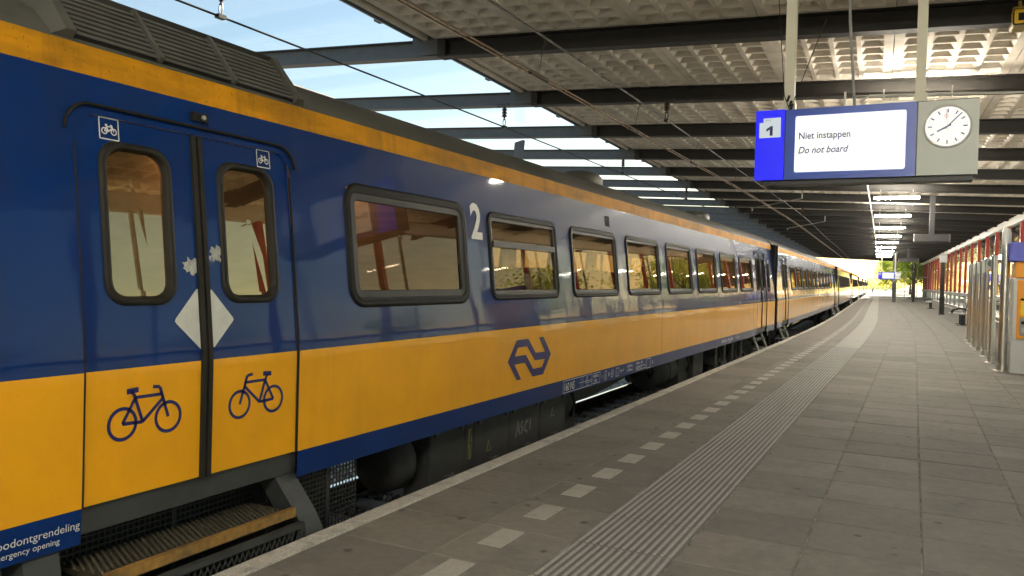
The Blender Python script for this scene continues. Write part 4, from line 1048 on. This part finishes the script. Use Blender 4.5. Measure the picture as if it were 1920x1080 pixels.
tb_('orange_header', -.42, .46, .0, .60, 1.735, 2.03, 'machine_orange'); tb_('blue_header', -.50, .50, -.05, .62, 2.035, 2.38, 'machine_blue')
px_ = [(1.50, 17.25, .075, 2.36), (1.46, 19.08, .055, 2.2), (1.46, 20.77, .055, 2.2), (1.46, 22.25, .055, 2.2), (1.465, 23.96, .055, 2.2), (1.455, 25.49, .055, 2.2), (1.46, 26.7, .055, 2.2)]
pl = ['thick stainless post with domed white cap beside the ticket machine'] + [s + ' slim stainless post of the row beyond the ticket machine' for s in ('first', 'second', 'third', 'fourth', 'fifth', 'last')]
def lathe(prof, n=18): return [[(r_ * math.cos(2 * math.pi * k / n), r_ * math.sin(2 * math.pi * k / n), z) for k in range(n)] for r_, z in prof]
for (x, y, r_, h), lb in zip(px_, pl):
    t = empty('steel_post', (x, y, 0)); tag(t, lb, 'post', 'stainless posts beside the ticket machine')
    b = MB(); b.loft(lathe([(r_, .02), (r_, h)])); b.build('shaft', 'steel', t, True)
    b = MB(); b.loft(lathe([(r_ * 2.1, .0), (r_ * 2.1, .012), (r_ * 1.9, .02), (r_ * 1.25, .022), (r_ * 1.2, .13), (r_, .135)])); b.build('base_flange', 'steel', t)
    b = MB(); c_ = [(r_ * 1.01, h), (r_ * 1.01, h + .20), (r_ * .8, h + .27), (r_ * .3, h + .30), (.001, h + .305)] if r_ > .06 else [(r_ * 1.02, h), (r_ * .9, h + .015), (.001, h + .02)]
    b.loft(lathe(c_)); b.build('cap', 'machine_white' if r_ > .06 else 'steel', t, True)
b = MB(); b.box(1.64, 1.70, 17.55, 17.75, 0, 2.32); b.build('dummy', 'grey_panel').name = 'service_cabinet'
tag(bpy.data.objects['service_cabinet'], 'narrow grey service cabinet between the thick post and the ticket machine', 'cabinet')
t = empty('information_sign', (1.525, 20.74, 0)); tag(t, 'small rounded white information sign with letter i above the slim posts', 'sign')
b = MB(); lo = [[(x, yy, z) for x, z in rrect(-.105, .105, 1.80, 2.2, .1, 6)] for yy in (-.06, .0)]; b.loft(lo); b.poly(list(reversed(lo[0]))); b.poly(lo[1]); b.build('board', 'machine_white', t)
vs, fs = curve2d([[(.075 * math.cos(k * .2618), 2.09 + .075 * math.sin(k * .2618)) for k in range(24)]]); b = MB(); b.add([(x, -.064, z) for x, z in vs], fs); b.build('roundel', 'bench_grey', t)
vs, fs = text2d('i', .15, align='CENTER', bold=.004); b = MB(); b.add([(x, -.068, z + 2.035) for x, z in vs], fs); b.build('lettering', 'machine_white', t)
vs, fs = curve2d([[(.07 * math.cos(k * .2618), 1.90 + .055 * math.sin(k * .2618)) for k in range(24)]]); b = MB(); b.add([(x, -.064, z) for x, z in vs], fs); b.build('orange_emblem', 'machine_orange', t)
b = MB(); b.tube([(0, .03, 0), (0, .03, 1.9)], .03, 10); b.build('stem', 'steel', t)
# glass screens between the slim posts
for i in range(1, 6):
    (xa, ya, _, _), (xb, yb, _, _) = px_[i], px_[i + 1]
    b = MB(); b.box(-.005, .005, .1, yb - ya - .1, .15, 1.9); o = b.build('glass_screen', 'wall_glass', loc=((xa + xb) / 2 + .0, ya, 0))
    tag(o, 'clear glass sheet between the ' + ['', 'first', 'second', 'third', 'fourth', 'fifth'][i] + ' slim stainless post and the next', 'glass screen', 'glass sheets between the stainless posts')

# ------------------------------------------------------------------ benches, lamp column, bins
def bench(x, y, n, label):
    t = empty('platform_bench', (x, y, 0)); tag(t, label, 'bench', 'platform benches')
    for k in range(n):
        yy = k * .62
        b = MB()
        lo = [[(sx, yy + q, z + e) for q, e in ((-.27, 0), (.27, 0), (.27, .03), (-.27, .03))] for sx, z in ((-.44, .46), (-.40, .47), (.0, .44), (.06, .47))]
        b.loft(lo); b.poly(lo[0]); b.poly(lo[-1]); b.build('seat', 'bench_seat', t)
        b = MB(); lo = [[(sx + e, yy + q, z) for q, e in ((-w, 0), (w, 0), (w, .04), (-w, .04))] for sx, z, w in ((.06, .50, .22), (.09, .7, .25), (.14, .95, .25), (.19, 1.08, .20), (.20, 1.12, .10))]
        b.loft(lo); b.poly(lo[-1]); b.poly(lo[0]); b.build('backrest', 'bench_grey', t)
        b = MB(); b.tube([(-.40, yy - .3, .48), (-.30, yy - .3, .63), (-.1, yy - .3, .68), (.12, yy - .3, .66)], .022, 8); b.build('armrest', 'dark_metal', t, True)
    for yy in (0, (n - 1) * .62):
        b = MB(); b.box(-.06, .10, yy - .05, yy + .05, .0, .44); b.box(-.2, .25, yy - .07, yy + .07, 0, .02); b.build('leg', 'dark_metal', t)
    b = MB(); b.box(-.03, .05, -.3, (n - 1) * .62 + .3, .38, .44); b.build('rail', 'dark_metal', t); return t
bench(1.78, 36.9, 3, 'nearer row of grey seats with black armrests behind the stainless posts')
bench(1.05, 62.5, 3, 'farther row of grey seats near the black column')
t = empty('lamp_column', (1.40, 50.1, 0)); tag(t, 'black column with a bright square head standing between the benches', 'column')
b = MB(); b.loft(lathe([(.16, 0), (.16, .03), (.13, .04), (.13, 1.0), (.10, 1.05), (.09, 2.9)], 12)); b.build('shaft', 'dark_metal', t)
b = MB(); b.box(-.18, .18, -.18, .18, 2.9, 3.3); b.build('head', 'machine_white', t); b = MB(); b.box(-.2, .2, -.2, .2, 3.3, 3.34); b.build('head_cap', 'grey_panel', t)
x, y = -.05, 87.
b = MB(); b.loft(lathe([(.12, 0), (.10, .1), (.09, 3.9), (.14, 3.92), (.14, 4.3), (.01, 4.31)], 10)); o = b.build('thin_column', 'dark_metal', loc=(x, y, 0)); tag(o, 'thin dark column in front of the bright trees at the platform end', 'column')
# hanging sign boxes
for (v, u, z0, z1, hw, lb) in ((1.70, 32., 3.14, 3.40, .56, 'nearer grey sign box hanging on a single pole under the canopy'), (2.3, 74., 3.55, 3.85, .75, 'farther dark sign box hanging on a single pole under the canopy')):
    x, y = rw(v, u); t = empty('hanging_sign_box', (x, y, z0), ROOF_A); tag(t, lb, 'sign box', 'grey sign boxes hung edge-on')
    b = MB(); b.box(-hw, hw, -.2, .2, 0, z1 - z0); b.build('box', 'dark_metal', t); b = MB(); b.box(-.085, .085, -.06, .06, z1 - z0, 4.78 - z0); b.build('pole', 'dark_metal', t)
    b = MB()
    for s in (-1, 1): b.box(s * hw - .015, s * hw + .015, -.21, .21, -.012, z1 - z0 + .012)
    b.build('end_frame', 'bench_grey', t)
# far sign
c = copy_tree(sg); x, y = rw(.95, 80); c.location = (x, y, 2.12); c.rotation_euler.z = ROOF_A; tag(c, 'far departure sign with clock hanging near the platform end', 'sign')
x, y = rw(1.45, 83); b = MB(); b.box(-.16, .16, -.16, .16, 0, 4.75); o = b.build('canopy_column', 'bench_grey', loc=(x, y, 0)); tag(o, 'grey steel column beside the far departure sign', 'column')
# yellow camera housing top right
x, y = rw(1.46, 11.3); t = empty('camera_housing', (x, y, 4.79), ROOF_A); tag(t, 'yellowed camera housing hanging from the beam at the top right corner', 'camera')
b = MB(); lo = [[(px, yy, pz) for px, pz in rrect(-.085 - e, .085 + e, -.10 - e, .10 + e, .03, 3)] for yy, e in ((-.16, .012), (-.13, .012), (-.13, 0), (.2, 0))]; b.loft(lo); b.poly(lo[-1]); b.build('body', 'cctv', t)
b = MB(); b.poly([(px, -.14, pz) for px, pz in rrect(-.07, .07, -.085, .085, .02, 3)]); b.build('front', 'machine_yellow', t)
b = MB(); b.box(-.03, .06, -.15, -.142, -.05, .04); b.build('lens', 'black', t); b = MB(); b.tube([(0, .0, .1), (0, .0, .26)], .02, 8); b.build('bracket', 'cctv', t)

# ------------------------------------------------------------------ beyond the platform
# end screen
t = empty('end_screen', (0, 0, 0), ROOF_A); tag(t, 'clear glazed screen with thin mullions closing the far platform end', 'glass screen')
for v in (1.6, 2.9, 4.2, 5.3):
    b = MB(); b.box(v - .03, v + .03, 104, 104.06, 0, 4.7); b.build('mullion', 'grey_panel', t)
for z in (.9, 2.6):
    b = MB(); b.box(1.6, 5.3, 104.01, 104.05, z - .03, z + .03); b.build('transom', 'grey_panel', t)
for a in (1.6, 2.9, 4.2):
    b = MB(); b.box(a + .04, a + (1.26 if a < 4 else 1.06), 104.025, 104.035, .05, 4.6); b.build('pane', 'wall_glass', t)
# building behind windscreen
x, y = rw(19, 118); bl = empty('station_building', (x, y, -1.0), ROOF_A); tag(bl, 'brown brick building with wide eaves behind the windscreen', 'building')
b = MB(); b.box(-5, 5, -22, 22, 0, 9.2); b.build('wall', 'brick', bl); b = MB(); b.box(-7, 6, -23.5, 23.5, 9.2, 9.9); b.build('roof', 'white_metal', bl)
for k in range(9):
    for z in (1.2, 4.2, 6.8):
        b = MB(); b.box(-5.06, -4.9, -20 + 4.6 * k, -17 + 4.6 * k, z, z + 1.7); w = b.build('window', 'white_metal', bl); b = MB(); b.box(-5.09, -5.06, -19.8 + 4.6 * k, -17.2 + 4.6 * k, z + .12, z + 1.58); b.build('pane', 'door_glass', w)
for k in range(8):
    b = MB(); yy = -21 + 6 * k; b.tube([(-5, yy, 7.4), (-6.8, yy, 9.2)], .07, 6); b.build('eaves_strut', 'dark_metal', bl)
leafq = {}
def tree(x, y, h, r, seed, label, m='leaf_a', z0=-1.0, n=2600):
    rr = random.Random(seed); t = empty('tree', (x, y, z0)); tag(t, label, 'tree', 'trees beyond the platform')
    b = MB(); top = h * .62; b.tube([(0, 0, -.1), (.05, .03, h * .2), (rr.uniform(-.2, .2), .1, h * .42), (rr.uniform(-.3, .3), 0, top)], [h * .028, h * .022, h * .016, h * .006], 8)
    cl = []
    for k in range(16):
        a = rr.uniform(0, 6.28); f = rr.uniform(.25, .85) * r; zz = h * rr.uniform(.36, .93); f *= math.sin(math.pi * min(1, max(.12, (zz / h - .22) / .80))) ** .6
        p = (f * math.cos(a), f * math.sin(a), zz); cl.append((Vector(p), r * rr.uniform(.24, .44)))
        b.tube([(0, 0, min(zz * .72, top)), (p[0] * .5, p[1] * .5, zz * .84), p], [h * .01, h * .006, h * .002], 5)
    b.build('trunk', 'bark', t)
    b = MB()
    for k in range(n):
        c, cr = rr.choice(cl); d = Vector((rr.gauss(0, 1), rr.gauss(0, 1), rr.gauss(0, .8))).normalized() * cr * rr.uniform(.45, 1.1)
        p = c + d; s = h * rr.uniform(.012, .024); a = Vector((rr.gauss(0, 1), rr.gauss(0, 1), rr.gauss(0, .6))).normalized(); e = a.orthogonal().normalized()
        b.add([p - a * s, p + e * s * .55, p + a * s * 1.1, p - e * s * .55], [(0, 1, 2, 3)])
    b.build('crown', m, t)
tl = 0
def tr_(v, u, h, r, lb, m='leaf_a', n=2600):
    global tl
    tl += 1; x, y = rw(v, u); tree(x, y, h, r, 100 + tl, lb, m, n=n)
tr_(4.6, 126, 11, 4.4, 'bright green tree filling the view through the end screen', 'leaf_b', 5200)
tr_(2.2, 132, 6.5, 3.2, 'low bushy tree behind the end screen, to its left', 'leaf_b', 4200)
tr_(7.5, 138, 11, 5, 'tall tree behind the end screen, to its right', 'leaf_b', 4200)
tr_(-1.0, 190, 4.6, 3.2, 'hazy tree straight ahead beyond the platform end', 'leaf_a')
tr_(-8.0, 260, 5, 4, 'distant tree above the far end of the train', 'leaf_a')
tr_(5.5, 165, 9, 4, 'small tree behind the far departure sign', 'leaf_b')
for i, (v, u, h, r) in enumerate(((42, 6, 6.5, 4.4), (38, 24, 6, 3.6), (46, 44, 7.5, 5), (40, 62, 7, 4), (24, 62, 9, 5.2), (13.5, 68, 8, 4), (18, 82, 10, 5))):
    tr_(v, u, h, r, ['nearest', 'second', 'third', 'fourth', 'fifth', 'sixth', 'seventh'][i] + ' tree in the row behind the red windscreen posts', 'leaf_b' if i % 2 else 'leaf_a', 3000)
hd = MB(); rr = random.Random(5)
for k in range(9000):
    u = rr.uniform(-30, 150); v = 10.5 + rr.gauss(0, .45); z = -1 + abs(rr.gauss(0, .9)); x, y = rw(v, u); p = Vector((x, y, min(z, 1.3))); s = rr.uniform(.08, .17)
    a = Vector((rr.gauss(0, 1), rr.gauss(0, 1), rr.gauss(0, .6))).normalized(); e = a.orthogonal().normalized(); hd.add([p - a * s, p + e * s * .6, p + a * s, p - e * s * .6], [(0, 1, 2, 3)])
tag(hd.build('hedge', 'leaf_a'), 'low green hedge running behind the red windscreen posts', 'hedge', kind='stuff')
